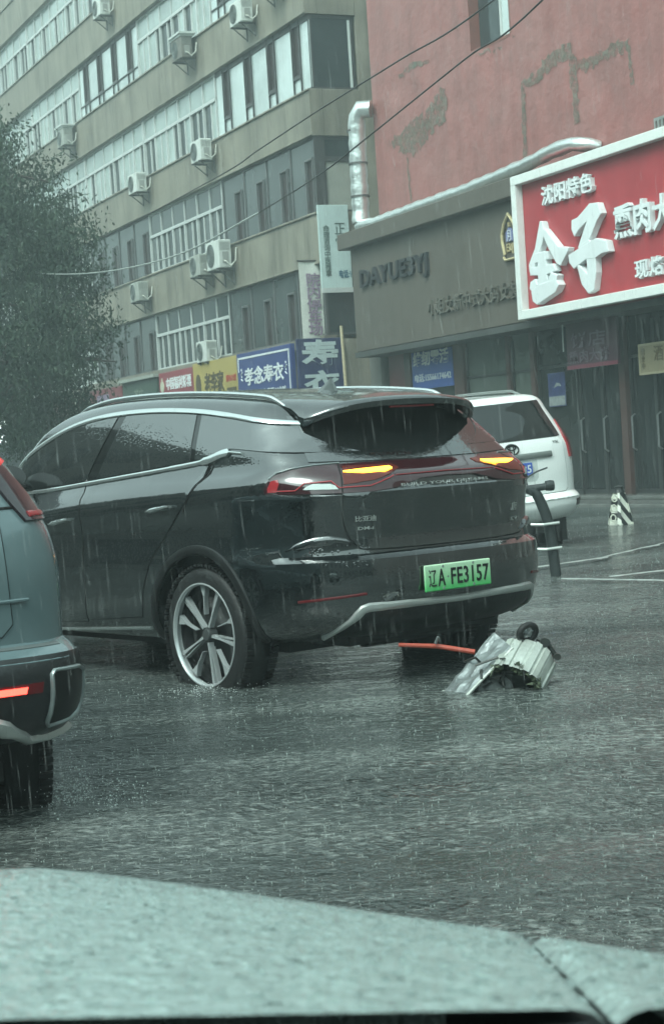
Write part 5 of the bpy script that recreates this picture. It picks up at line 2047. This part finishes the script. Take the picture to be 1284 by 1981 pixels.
m.tube([(0.35, -0.5, 0.34), (0.35, 0.5, 0.34)], 0.10, 12)
m.build('underbody', pbr('under_black', (0.012, 0.012, 0.012), 0.7), pr)
m = MB()
m.box(0.62, 0.66, -0.92, -0.66, 0.10, 0.42)
m.build('mud_flap', matte_black, pr)

# ------------------------------------------------------------------ slate blue SUV at the left edge
paint_t = pbr('slate_paint', (0.125, 0.180, 0.190), 0.22, metal=0.2, coat=0.8, drops=0.06, dscale=40)
TH_ = 20.0
tc_ = tag(empty('suv_car', (-1.765, 5.632, -0.10), R(90 + TH_)), 'slate blue SUV with glowing red bumper lamp, cut off by the left edge', 'car')
rows_t = [
    (0.38, 0.84, 0.32, 0.4, 3.8, 4.0, 0.6, 3),
    (0.42, 0.92, 0.10, 0.32, 4.4, 4.2, 0.6, 3),
    (0.50, 0.965, 0.02, 0.28, 5.0, 4.3, 0.6, 3),
    (0.60, 0.98, 0.00, 0.26, 5.2, 4.3, 0.6, 3),
    (0.695, 0.98, 0.00, 0.26, 5.2, 4.3, 0.6, 3),
    (0.73, 0.967, 0.05, 0.25, 5.0, 4.3, 0.6, 3),
    (0.75, 0.953, 0.11, 0.26, 4.6, 4.3, 0.6, 3),
    (0.98, 0.958, 0.10, 0.28, 4.4, 4.3, 0.6, 3),
    (1.12, 0.935, 0.11, 0.30, 4.0, 4.2, 0.6, 3),
    (1.24, 0.885, 0.15, 0.33, 3.8, 3.9, 0.6, 3),
    (1.36, 0.825, 0.20, 0.34, 3.6, 3.2, 0.5, 3),
    (1.45, 0.755, 0.26, 0.34, 3.6, 2.9, 0.5, 3),
    (1.56, 0.690, 0.36, 0.32, 3.4, 2.7, 0.4, 3),
    (1.64, 0.60, 0.46, 0.28, 3.2, 2.5, 0.4, 3),
    (1.68, 0.40, 0.60, 0.2, 2.8, 2.3, 0.3, 3),
    (1.69, 0.05, 0.8, 0.03, 2.2, 2.0, 0.03, 2.2)]
Tq = Car(rows_t, lambda x, z: 0.0, 0.03, 44, 40, 20)
Tq.body('body', paint_t, tc_, [(0.86, 0.36), (3.45, 0.36)], 0.44)
for x in (0.86, 3.45):
    for sg in (1, -1):
        make_wheel(tc_, x, 0.80 * sg, 0.36, sg, 0.365, 0.25, 0.25, 'plain')
TF, TW = Tq.rear, Tq.wrap
patch(TF, [(0.73, 1.25), (0.66, 1.40), (0.56, 1.57), (-0.56, 1.57), (-0.66, 1.40), (-0.73, 1.25), (-0.70, 1.225), (0.70, 1.225)], 0.05, 0.005, 0.012).build('rear_window', glass_k, tc_, smooth=50)
ttg = [(0.72, 1.21), (0.74, 0.82), (0.70, 0.78), (-0.70, 0.78), (-0.74, 0.82), (-0.72, 1.21)]
tt = patch(TF, ttg, 0.05, 0.006, 0.014).build('tailgate', paint_t, tc_, smooth=40)
strip(TF, ttg + [ttg[0]], 0.012, 0.003, 0.0).build('tailgate_seam', seam_m, tc_)
strip(TF, [(0.86, 1.217), (-0.86, 1.217)], 0.010, 0.003, 0.002).build('upper_seam', seam_m, tc_)
strip(TF, [(0.80, 0.90), (-0.80, 0.90)], 0.014, 0.010, 0.004).build('crease', paint_t, tc_)
blk = pbr('bumper_black', (0.018, 0.020, 0.021), 0.32, bump=0.05, bscale=50)
bump_poly = [(1.22, 0.700), (1.0, 0.706), (-1.0, 0.706), (-1.22, 0.700), (-1.22, 0.44), (-0.9, 0.42), (0.9, 0.42), (1.22, 0.44)]
bp_ = patch(TW, bump_poly, 0.04, 0.008, 0.016).build('bumper', blk, tc_, smooth=45)
for sg in (1, -1):
    fa = (lambda a, b, sg=sg: TW(a * sg, b))
    tl_ = patch(fa, [(0.79, 1.30), (0.86, 1.165), (1.06, 1.165), (1.06, 1.26), (0.98, 1.40), (0.86, 1.40)], 0.03, 0.012, 0.02).build('tail_lamp', pbr('dark_lens', (0.020, 0.012, 0.016), 0.12, coat=0.8), tc_, smooth=45)
    strip(fa, [(1.02, 1.185), (0.89, 1.185)], 0.026, 0.006, 0.012).build('red_lens', pbr('tail_red', (0.30, 0.025, 0.03), 0.14, coat=0.8), tl_)
    strip(fa, [(1.00, 1.365), (0.92, 1.42), (0.86, 1.47), (0.76, 1.56)], 0.05, 0.010, 0.014).build('roof_edge_lamp', pbr('red_edge', (0.50, 0.05, 0.05), 0.2, emit=(1.0, 0.10, 0.08), estr=0.12), tl_, smooth=50)
    fr_ = [(0.89, 0.655), (0.80, 0.658), (0.79, 0.645), (0.79, 0.485), (0.80, 0.472), (0.89, 0.478), (0.95, 0.515), (0.955, 0.625), (0.89, 0.655)]
    patch(fa, fr_[:-1], 0.03, 0.012, 0.012).build('vent_insert', pbr('vent_black', (0.006, 0.007, 0.007), 0.35), bp_, smooth=45)
    strip(fa, fr_, 0.014, 0.014, 0.008).build('vent_frame', pbr('vent_silver', (0.26, 0.30, 0.30), 0.3, metal=0.6), bp_, smooth=45)
    patch(fa, [(0.765, 0.624), (0.76, 0.590), (0.10, 0.585), (0.10, 0.620)], 0.03, 0.012, 0.01).build('fog_lens', pbr('dim_red_lens', (0.10, 0.01, 0.012), 0.2), bp_, smooth=45)
    patch(fa, [(0.715, 0.614), (0.71, 0.594), (0.12, 0.590), (0.12, 0.614)], 0.03, 0.016, 0.01).build('fog_lamp', pbr('red_led', (0.8, 0.05, 0.04), 0.4, emit=(1.0, 0.055, 0.035), estr=2.6), bp_, smooth=45)
    strip(fa, [(0.40, 0.50), (0.62, 0.495), (0.69, 0.465), (0.76, 0.43), (0.86, 0.425), (0.98, 0.445)], [0.10, 0.09, 0.065, 0.04, 0.016, 0.010], 0.02, 0.010).build('skid_trim', satin, bp_, smooth=50)
    fs_ = (lambda a, b, sg=sg: Tq.side(a, b, sg))
    patch(fs_, [(0.75, 1.36), (0.95, 1.54), (2.5, 1.54), (2.95, 1.40), (3.0, 1.33)], 0.08, 0.005, 0.012).build('side_window', glass_k, tc_, smooth=50)
MB().box(0.3, 3.9, -0.7, 0.7, 0.26, 0.40).build('underbody', pbr('under_black', (0.012, 0.012, 0.012), 0.7), tc_)
strip(TF, [(0.9, 0.738), (-0.9, 0.738)], 0.03, 0.004, 0.0).build('bumper_top', pbr('bumper_grey', (0.10, 0.115, 0.115), 0.25), tc_, smooth=50)

# ------------------------------------------------------------------ our own pale bonnet
paint_h = pbr('pale_bonnet_paint', (0.42, 0.53, 0.505), 0.22, metal=0.05, coat=0.6, cior=1.7, drops=1.0, dscale=60, bump=0.55, bscale=38, var=0.25, vscale=22)
car_h = tag(empty('own_car', (0, 0, -0.10)), 'pale silver green car bonnet beaded with rain along the bottom of the photo', 'car')


def hz(x, y):
    t = max(0.0, (x + 0.37) / 0.55)
    k = 0.30 + 0.70 * min(1.2, (y - 1.0) / 0.8)
    z = 0.944 - 0.150 * (y - 1.0) - 0.084 * t ** 1.1 * max(0.2, k)
    if x < -0.37:
        z -= 0.05 * ((-0.37 - x) / 0.8) ** 2
    return z + 0.10


def hfar(x):
    t = (x + 0.42) / 0.55
    return 2.0 - 0.235 * t * t - 1.2 * max(0.0, x - 0.17)


def gapx(y):
    return 0.139 + 0.028 * max(0, (y - 1.0) / 0.7)


def hood_sheet(xf0, xf1, nx, drop_edges):
    mm = MB()
    rows_ = []
    for j in range(58):
        row = []
        for i in range(nx + 1):
            u_ = i / nx
            xm = xf0(1.4) + (xf1(1.4) - xf0(1.4)) * u_
            yf = hfar(xm)
            if j <= 46:
                y = 0.985 + (yf - 0.985) * j / 46
                dz = 0.0
            else:
                k = (j - 46) / 11
                y = yf + 0.06 * math.sin(k * math.pi / 2) ** 0.8
                dz = -0.30 * k ** 1.6
            x = xf0(y) + (xf1(y) - xf0(y)) * u_
            z = hz(x, min(y, yf)) + dz
            # rounded edges at the shut lines
            for e, ed in drop_edges:
                d = abs(x - ed(y))
                if d < 0.02:
                    z -= 0.010 * (1 - d / 0.02) ** 2
            row.append(len(mm.v))
            mm.v.append((x, y, z))
        rows_.append(row)
    for j in range(len(rows_) - 1):
        for i in range(nx):
            mm.f.append((rows_[j][i], rows_[j][i + 1], rows_[j + 1][i + 1], rows_[j + 1][i]))
    return mm


hood_sheet(lambda y: -1.15, gapx, 130, [(1, gapx)]).build('bonnet', paint_h, car_h, smooth=180)
hood_sheet(lambda y: gapx(y) + 0.0042, lambda y: 0.50, 40, [(1, lambda y: gapx(y) + 0.0042)]).build('front_wing', paint_h, car_h, smooth=180)
m = MB()
for j in range(31):
    y = 0.95 + 0.80 * j / 30
    for dx, dz in ((-0.09, -0.05), (-0.02, -0.022), (0.025, -0.022), (0.09, -0.05)):
        x = gapx(y) + dx
        m.v.append((x, y, hz(x, y) + dz))
    if j:
        for q in range(3):
            a = (j - 1) * 4 + q
            m.f.append((a, a + 1, a + 5, a + 4))
m.build('gutter', pbr('gutter_dark', (0.05, 0.06, 0.06), 0.6), car_h, smooth=60)
rb = random.Random(5)
m = MB()
for k in range(3600):
    y = rb.uniform(1.0, 1.95)
    x = rb.uniform(-0.42, 0.30)
    if y > hfar(x) - 0.01 or abs(x - gapx(y) - 0.002) < 0.006:
        continue
    r_ = 0.0012 + 0.0036 * rb.random() ** 2.2
    z = hz(x, y)
    k0 = len(m.v)
    for (q, hh) in ((1.0, 0.0), (0.72, 0.38)):
        for j in range(7):
            t = 2 * math.pi * j / 7
            m.v.append((x + r_ * q * math.cos(t) * rb.uniform(0.85, 1.2), y + r_ * q * math.sin(t) * rb.uniform(0.85, 1.2), z + r_ * hh - 0.0002))
    m.v.append((x, y, z + r_ * 0.52))
    for j in range(7):
        j2 = (j + 1) % 7
        m.f.append((k0 + j, k0 + j2, k0 + 7 + j2, k0 + 7 + j))
        m.f.append((k0 + 7 + j, k0 + 7 + j2, k0 + 14))
tag(m.build('water_beads', pbr('clear_water', (0.9, 0.95, 0.94), 0.02, ior=1.33, trans=1.0), car_h, smooth=180, fix=False), kind='stuff')
m = MB()
m.box(-1.2, 0.135, 0.55, 0.984, 0.80, 1.020)
m.build('scuttle', pbr('scuttle_black', (0.010, 0.012, 0.014), 0.5), car_h, bevel=0.01)
MB().box(-1.2, 0.49, 1.0, 1.72, 0.10, 0.70).build('engine_bay', pbr('under_black', (0.012, 0.012, 0.012), 0.7), car_h)
# ------------------------------------------------------------------ wreck of a small ribbed machine behind the SUV
alu = pbr('ribbed_alu', (0.54, 0.58, 0.53), 0.35, metal=0.25, var=0.45, vscale=9)
alu_d = pbr('scuffed_alu', (0.30, 0.33, 0.33), 0.42, metal=0.5, var=0.45, vscale=14, bump=0.3, bscale=40)
weed = pbr('weed_green', (0.10, 0.13, 0.075), 0.6, var=0.6, vscale=20, bump=0.5, bscale=30)
wk = tag(empty('wrecked_machine', (0.845, 8.78, -0.02)), 'overturned silver ribbed machine with a small black wheel, lying behind the black SUV', 'wreckage')
FA, FB = Vector((-0.005, -0.06, 0.045)), Vector((0.085, 0.115, 0.150))
ax_ = (FB - FA).normalized()
e1 = ax_.cross(Vector((0, 0, 1))).normalized()
e2 = e1.cross(ax_)


def brl(t, ang, r_):
    return FA + (FB - FA) * t + e1 * (r_ * math.cos(ang)) + e2 * (r_ * math.sin(ang))


nR = 18
prof = []
for k in range(nR):
    a0 = 2 * math.pi * k / nR
    big = 0.010 if k % 3 else 0.002
    for da, rr in ((0.0, 0.142), (0.03, 0.142 + big), (0.24, 0.142 + big), (0.27, 0.142)):
        prof.append((a0 + da * 2 * math.pi / nR / 0.35, rr))
n_ = len(prof)
m = MB()
rings = ((0.0, 0.0), (0.25, 0.0), (0.5, 0.0), (0.75, 0.0), (1.0, 0.0), (1.02, -0.02))
for t_, dr in rings:
    m.v += [tuple(brl(t_ - (0.10 * abs(math.sin(a * 1.5)) if t_ == 0 else 0), a, rr + dr)) for a, rr in prof]
for i in range(len(rings) - 1):
    for k in range(n_):
        k2 = (k + 1) % n_
        m.f.append((i * n_ + k, i * n_ + k2, (i + 1) * n_ + k2, (i + 1) * n_ + k))
m.f.append(tuple((len(rings) - 1) * n_ + k for k in range(n_)))
m.build('ribbed_casing', alu, wk)
m = MB()
for k in range(90):
    a = random.uniform(-0.3, 3.5)
    c = brl(random.uniform(-0.10, 0.05), a, random.uniform(0.118, 0.146))
    s_ = random.uniform(0.006, 0.014)
    q = [c + Vector((random.gauss(0, s_), random.gauss(0, s_), random.gauss(0, s_))) for _ in range(6)]
    m.add(q, [(0, 1, 2), (2, 3, 4), (4, 5, 0), (1, 3, 5)])
m.build('tangled_weed', weed, wk)
m = MB()
m.v = [tuple(brl(0.12, 2 * math.pi * k / 24, 0.135)) for k in range(24)] + [tuple(brl(0.16, 2 * math.pi * k / 24, 0.06)) for k in range(24)]
m.f = [(k, (k + 1) % 24, 24 + (k + 1) % 24, 24 + k) for k in range(24)] + [tuple(range(24, 48))]
m.build('dark_hollow', pbr('hollow_shade', (0.030, 0.037, 0.030), 0.7, var=0.5, vscale=20), wk)  # dark sheet inside the open end, painted as its shaded hollow
m = MB()
m.add([(-0.20, -0.07, -0.02), (0.0, -0.03, -0.02), (0.06, 0.10, -0.02), (-0.12, 0.08, -0.02), (-0.15, -0.06, 0.06), (-0.01, -0.02, 0.12), (0.03, 0.09, 0.24), (-0.05, 0.07, 0.22)],
      [(3, 2, 1, 0), (4, 5, 6, 7), (0, 1, 5, 4), (1, 2, 6, 5), (2, 3, 7, 6), (3, 0, 4, 7)])
m.build('chassis_block', pbr('chassis_grey', (0.20, 0.22, 0.215), 0.5, var=0.6, vscale=18), wk, bevel=0.006)
# wheel on top
tw = MB()
WM = Matrix.Translation((0.095, 0.05, 0.305)) @ Matrix.Rotation(R(28), 4, 'Z') @ Matrix.Rotation(R(18), 4, 'X')
pts = [WM @ Vector((0.046 * math.cos(t * math.pi / 12), 0, 0.046 * math.sin(t * math.pi / 12))) for t in range(25)]
tw.tube(pts, 0.017, 10, cap=False)
wo = tw.build('wheel', tyre_m, wk, smooth=60)
tw = MB()
for k in range(5):
    a = k * 2 * math.pi / 5 + 0.3
    tw.tube([WM @ Vector((0, 0, 0)), WM @ Vector((0.04 * math.cos(a), 0, 0.04 * math.sin(a)))], 0.006, 6)
tw.tube([WM @ Vector((0, -0.02, 0)), WM @ Vector((0, 0.02, 0))], 0.013, 10)
tw.build('spokes', alu_d, wo)
m = MB()
m.tube([WM @ Vector((0, 0.03, 0)), (0.06, 0.03, 0.265), (0.02, 0.03, 0.24)], 0.012, 8)
m.tube([(0.14, 0.06, 0.27), (0.19, 0.05, 0.24), (0.225, 0.05, 0.17)], 0.012, 8)
m.lathe([(0.0, -0.02), (0.024, -0.02), (0.024, 0.02), (0.0, 0.02)], 14, 'Y', (0.175, 0.04, 0.25))
m.lathe([(0.0, -0.02), (0.018, -0.02), (0.018, 0.02), (0.0, 0.02)], 14, 'Y', (0.228, 0.03, 0.17))
m.build('axle_bracket', pbr('dark_steel', (0.06, 0.065, 0.06), 0.4, metal=0.5, var=0.4, vscale=15), wk)
wk.scale = (1.04, 1.04, 0.94)
# leaning flat panel with a folded edge
m = MB()
A_, B_, C_, D_ = Vector((-0.33, 0.04, 0.02)), Vector((-0.25, -0.15, 0.0)), Vector((0.01, -0.03, 0.24)), Vector((-0.06, 0.12, 0.31))
nrm = (B_ - A_).cross(D_ - A_).normalized() * 0.012
grid = []
for i in range(13):
    for j in range(9):
        u_, v_ = i / 12, j / 8
        p = (A_ * (1 - u_) + D_ * u_) * (1 - v_) + (B_ * (1 - u_) + C_ * u_) * v_
        p = p + nrm * 1.3 * noise.noise(p * 16) + nrm * 0.4 * (1 if j % 3 == 1 else 0)
        grid.append(p)
m.v = [tuple(p) for p in grid] + [tuple(p - nrm) for p in grid]
for i in range(12):
    for j in range(8):
        a = i * 9 + j
        m.f.append((a, a + 1, a + 10, a + 9))
        m.f.append((117 + a, 117 + a + 9, 117 + a + 10, 117 + a + 1))
for i in range(12):
    for j in (0, 8):
        a = i * 9 + j
        m.f.append((a, a + 9, 117 + a + 9, 117 + a))
for j in range(8):
    for i in (0, 12):
        a = i * 9 + j
        m.f.append((a, a + 1, 117 + a + 1, 117 + a))
pn = m.build('flat_panel', alu_d, wk)
m = MB()
m.tube([A_, A_.lerp(B_, 0.5) + Vector((0, -0.005, 0)), B_, B_.lerp(C_, 0.5), C_], 0.008, 8)
m.build('panel_edge', alu, pn)
m = MB()
for k in range(18):
    c = Vector((random.uniform(-0.16, 0.02), random.uniform(-0.08, 0.02), random.uniform(0.0, 0.20)))
    s_ = random.uniform(0.012, 0.03)
    m.tube([c, c + Vector((random.gauss(0, s_), random.gauss(0, s_), random.gauss(0, s_))), c + Vector((random.gauss(0, s_ * 2), random.gauss(0, s_ * 2), random.gauss(0, s_)))], random.uniform(0.005, 0.012), 6)
m.build('loose_fittings', pbr('dark_steel', (0.06, 0.065, 0.06), 0.4, metal=0.5, var=0.4, vscale=15), wk)
m = MB()
m.tube([(0.0, 0, 0), (0.20, 0.02, -0.022), (0.39, 0.0, -0.062)], [0.010, 0.013, 0.014], 10)
rod = m.build('red_tube', pbr('red_plastic_tube', (0.42, 0.075, 0.045), 0.4, var=0.2, vscale=8), loc=(0.30, 9.05, 0.222))
tag(rod, 'orange-red tube sticking out from under the black SUV to the wreckage', 'tube')
MB().tube([(0.19, 0.0, -0.005), (0.205, -0.01, 0.03)], 0.008, 6).build('clip', alu_d, rod)

# ------------------------------------------------------------------ bent post and striped cone
dkp = pbr('post_dark', (0.035, 0.042, 0.042), 0.4, var=0.3, vscale=6)
post = MB()
post.tube(smooth_line([(0.02, 0, -0.12), (0.0, 0, 0.12), (-0.02, 0, 0.36), (-0.045, 0, 0.52), (-0.09, 0, 0.66), (-0.135, 0, 0.75), (-0.21, 0.0, 0.79)], 6), [0.048] * 24 + [0.046] * 6 + [0.040] * 7, 14)
po = post.build('bent_post', dkp, loc=(1.945, 15.62, 0), rotz=R(8), smooth=60)
tag(po, 'dark bent post with a T-shaped top bar, standing in water beside the black SUV', 'post')
m = MB()
m.tube([(-0.25, 0, 0.79), (-0.08, -0.005, 0.80), (-0.01, -0.01, 0.81)], 0.032, 12)
m.lathe([(0.0, -0.045), (0.045, -0.04), (0.05, 0.0), (0.045, 0.03), (0.0, 0.035)], 18, 'X', (0.0, -0.01, 0.81))
m.build('top_bar', dkp, po, smooth=50)
m = MB()
m.tube(smooth_line([(-0.20, 0.0, 0.80), (-0.20, 0.03, 0.88), (-0.12, 0.05, 0.93), (0.0, 0.05, 0.97)], 6), 0.008, 6)
m.build('cable', dkp, po)
for z_, x0, x1 in ((0.475, -0.20, 0.05), (0.255, -0.17, 0.06)):
    m = MB()
    m.tube([(x0, -0.02, z_), ((x0 + x1) / 2 - 0.02, -0.065, z_ - 0.006), (x1, -0.06, z_ + 0.002)], 0.013, 8)
    m.build('pale_bracket', pbr('bracket_pale', (0.50, 0.53, 0.50), 0.35, metal=0.3), po)

cone = tag(empty('traffic_cone', (3.86, 23.6, 0)), 'white and black striped traffic cone half sunk in the yard on the right', 'traffic cone')
stripe = bpy.data.materials.new('cone_stripe')
stripe.use_nodes = True
n, L = stripe.node_tree.nodes, stripe.node_tree.links
tcn = n.new('ShaderNodeTexCoord')
wv = n.new('ShaderNodeTexWave')
wv.inputs['Scale'].default_value = 2.4
wv.inputs['Distortion'].default_value = 0.0
mpn = n.new('ShaderNodeMapping')
mpn.inputs['Rotation'].default_value = (0, R(38), 0)
L.new(tcn.outputs['Object'], mpn.inputs['Vector'])
L.new(mpn.outputs[0], wv.inputs['Vector'])
rp = n.new('ShaderNodeMapRange')
rp.inputs['From Min'].default_value = 0.46
rp.inputs['From Max'].default_value = 0.54
L.new(wv.outputs['Fac'], rp.inputs['Value'])
mxn = n.new('ShaderNodeMix')
mxn.data_type = 'RGBA'
mxn.inputs[6].default_value = (0.02, 0.022, 0.022, 1)
mxn.inputs[7].default_value = (0.62, 0.64, 0.56, 1)
L.new(rp.outputs[0], mxn.inputs[0])
L.new(mxn.outputs[2], n['Principled BSDF'].inputs['Base Color'])
n['Principled BSDF'].inputs['Roughness'].default_value = 0.4
m = MB()
prof = [(0.150, -0.14), (0.140, 0.02), (0.068, 0.43)]
vs = []
for r_, z_ in prof:
    for sx, sy in ((-1, -1), (1, -1), (1, 1), (-1, 1)):
        c_ = 0.72
        vs += [(sx * r_, sy * r_ * c_, z_), (sx * r_ * c_, sy * r_, z_)] if sx * sy < 0 else [(sx * r_ * c_, sy * r_, z_), (sx * r_, sy * r_ * c_, z_)]
for i in range(len(prof) - 1):
    for k in range(8):
        m.f.append((i * 8 + k, i * 8 + (k + 1) % 8, (i + 1) * 8 + (k + 1) % 8, (i + 1) * 8 + k))
m.v = vs
m.f.append(tuple(16 + k for k in range(8)))
m.build('cone_body', stripe, cone, rotz=R(30))
m = MB()
m.lathe([(0.0, 0.53), (0.05, 0.52), (0.06, 0.47), (0.075, 0.43), (0.0, 0.43)], 14, 'Z')
m.lathe([(0.05, 0.49), (0.062, 0.50), (0.062, 0.51), (0.05, 0.52)], 14, 'Z')
m.build('cone_top', matte_black, cone)
m = MB()
for k in range(3):
    m.tube([(-0.115 + 0.018 * k + 0.035 * math.cos(t * 0.7), -0.115 + 0.016 * k, 0.10 + 0.13 * k + 0.045 * math.sin(t * 0.7)) for t in range(10)], 0.010, 6)
m.build('chain_loops', pbr('cone_pale', (0.55, 0.57, 0.48), 0.5), cone)
# ------------------------------------------------------------------ splashes, wheel wash, rain, air
rs = random.Random(21)
drop_m = pbr('splash_water', (0.30, 0.34, 0.32), 0.12, ior=1.33, coat=0.3)
m = MB()
SUVC, SUVS = math.cos(-R(129.5)), math.sin(-R(129.5))


def under_suv(x, y):
    dx, dy = x - 0.662, y - 9.336
    lx, ly = dx * SUVC - dy * SUVS, dx * SUVS + dy * SUVC
    return -0.05 < lx < 4.9 and abs(ly) < 0.97


def droplet(m, p, r, up):
    """Short upright spike with beads."""
    x, y, z = p
    k = len(m.v)
    m.v += [(x - r, y, z), (x, y - r, z), (x + r, y, z), (x, y + r, z), (x + rs.gauss(0, r * .4), y + rs.gauss(0, r * .4), z + up)]
    m.f += [(k, k + 1, k + 4), (k + 1, k + 2, k + 4), (k + 2, k + 3, k + 4), (k + 3, k, k + 4)]


def bead(m, p, r):
    x, y, z = p
    k = len(m.v)
    m.v += [(x - r, y, z), (x, y - r, z), (x + r, y, z), (x, y + r, z), (x, y, z + r), (x, y, z - r)]
    m.f += [(k, k + 1, k + 4), (k + 1, k + 2, k + 4), (k + 2, k + 3, k + 4), (k + 3, k, k + 4), (k + 1, k, k + 5), (k + 2, k + 1, k + 5), (k + 3, k + 2, k + 5), (k, k + 3, k + 5)]


n_s = 0
while n_s < 8000:
    y = 2.6 + 27 * rs.random() ** 1.7
    x = rs.uniform(-0.21, 0.21) * y
    if under_suv(x, y) or (y < 4.6 and x < -0.6):
        continue
    n_s += 1
    s_ = rs.uniform(0.35, 1.2) * (0.55 + 0.035 * min(y, 14))
    z0 = wave(x, y) if y < 30 else 0
    droplet(m, (x, y, z0 - 0.002), 0.0035 * s_, rs.uniform(0.004, 0.015) * s_)
    for k in range(rs.choice((0, 1, 1, 2))):
        bead(m, (x + rs.gauss(0, 0.016), y + rs.gauss(0, 0.016), z0 + rs.uniform(0.004, 0.035) * s_), rs.uniform(0.0012, 0.003) * s_)
tag(m.build('rain_splashes', drop_m, fix=False), kind='stuff')

# wash beside the slate SUV's wheel and round the black SUV's wheel
m = MB()
for k in range(1100):
    a = rs.gauss(0, 1)
    t = rs.random()
    x = -1.06 + 0.20 * t + rs.gauss(0, 0.05 + 0.05 * t)
    y = 6.75 - 0.35 * t + rs.gauss(0, 0.16)
    z = abs(rs.gauss(0, 0.022 + 0.03 * (1 - t)))
    if noise.noise(Vector((x * 9, y * 5, 2.0))) < -0.05:
        continue
    bead(m, (x, y, z), 0.0010 + 0.0032 * rs.random() ** 3)
for k in range(260):
    x = -1.04 + rs.gauss(0, 0.07)
    y = 6.5 + rs.gauss(0, 0.12)
    bead(m, (x, y, abs(rs.gauss(0, 0.10))), rs.uniform(0.0012, 0.003))
for k in range(260):
    x = -0.75 + rs.gauss(0, 0.16)
    y = 9.30 + rs.gauss(0, 0.10)
    bead(m, (x, y, abs(rs.gauss(0, 0.02))), rs.uniform(0.0012, 0.003))
tag(m.build('wheel_wash', pbr('foam_water', (0.55, 0.60, 0.58), 0.3), fix=False), kind='stuff')

# falling rain: thin drops through the air of the whole street
rain_m = pbr('rain_drop', (0.75, 0.80, 0.78), 0.2, ior=1.33, alpha=0.05)
m = MB()
for k in range(8500):
    y = 3.2 + 30 * rs.random() ** 1.3
    x = rs.uniform(-0.22, 0.22) * y
    z = rs.uniform(0.05, min(9.0, 1.25 + 0.29 * y))
    if z < 1.75 and under_suv(x, y):
        continue
    ln = rs.uniform(0.03, 0.11)
    r = rs.uniform(0.0006, 0.0013)
    dx = rs.gauss(0.004, 0.002)
    i0 = len(m.v)
    m.v += [(x, y, z + ln), (x + dx * 0.6 + r, y, z + ln * 0.3), (x + dx * 0.6, y + r, z + ln * 0.3), (x + dx * 0.6 - r, y, z + ln * 0.3), (x + dx, y, z)]
    m.f += [(i0, i0 + 1, i0 + 2), (i0, i0 + 2, i0 + 3), (i0, i0 + 3, i0 + 1), (i0 + 4, i0 + 2, i0 + 1), (i0 + 4, i0 + 3, i0 + 2), (i0 + 4, i0 + 1, i0 + 3)]
tag(m.build('rain', rain_m, fix=False), kind='stuff')

hzm = bpy.data.materials.new('rain_haze')
hzm.use_nodes = True
n, L = hzm.node_tree.nodes, hzm.node_tree.links
n.remove(n['Principled BSDF'])
pv = n.new('ShaderNodeVolumePrincipled')
pv.inputs['Color'].default_value = (0.76, 0.90, 0.90, 1)
pv.inputs['Density'].default_value = 0.0042
pv.inputs['Anisotropy'].default_value = 0.2
L.new(pv.outputs[0], n['Material Output'].inputs['Volume'])
hb = MB().box(-150, 150, -60, 160, -1.2, 26).build('haze', hzm)
tag(hb, kind='stuff')
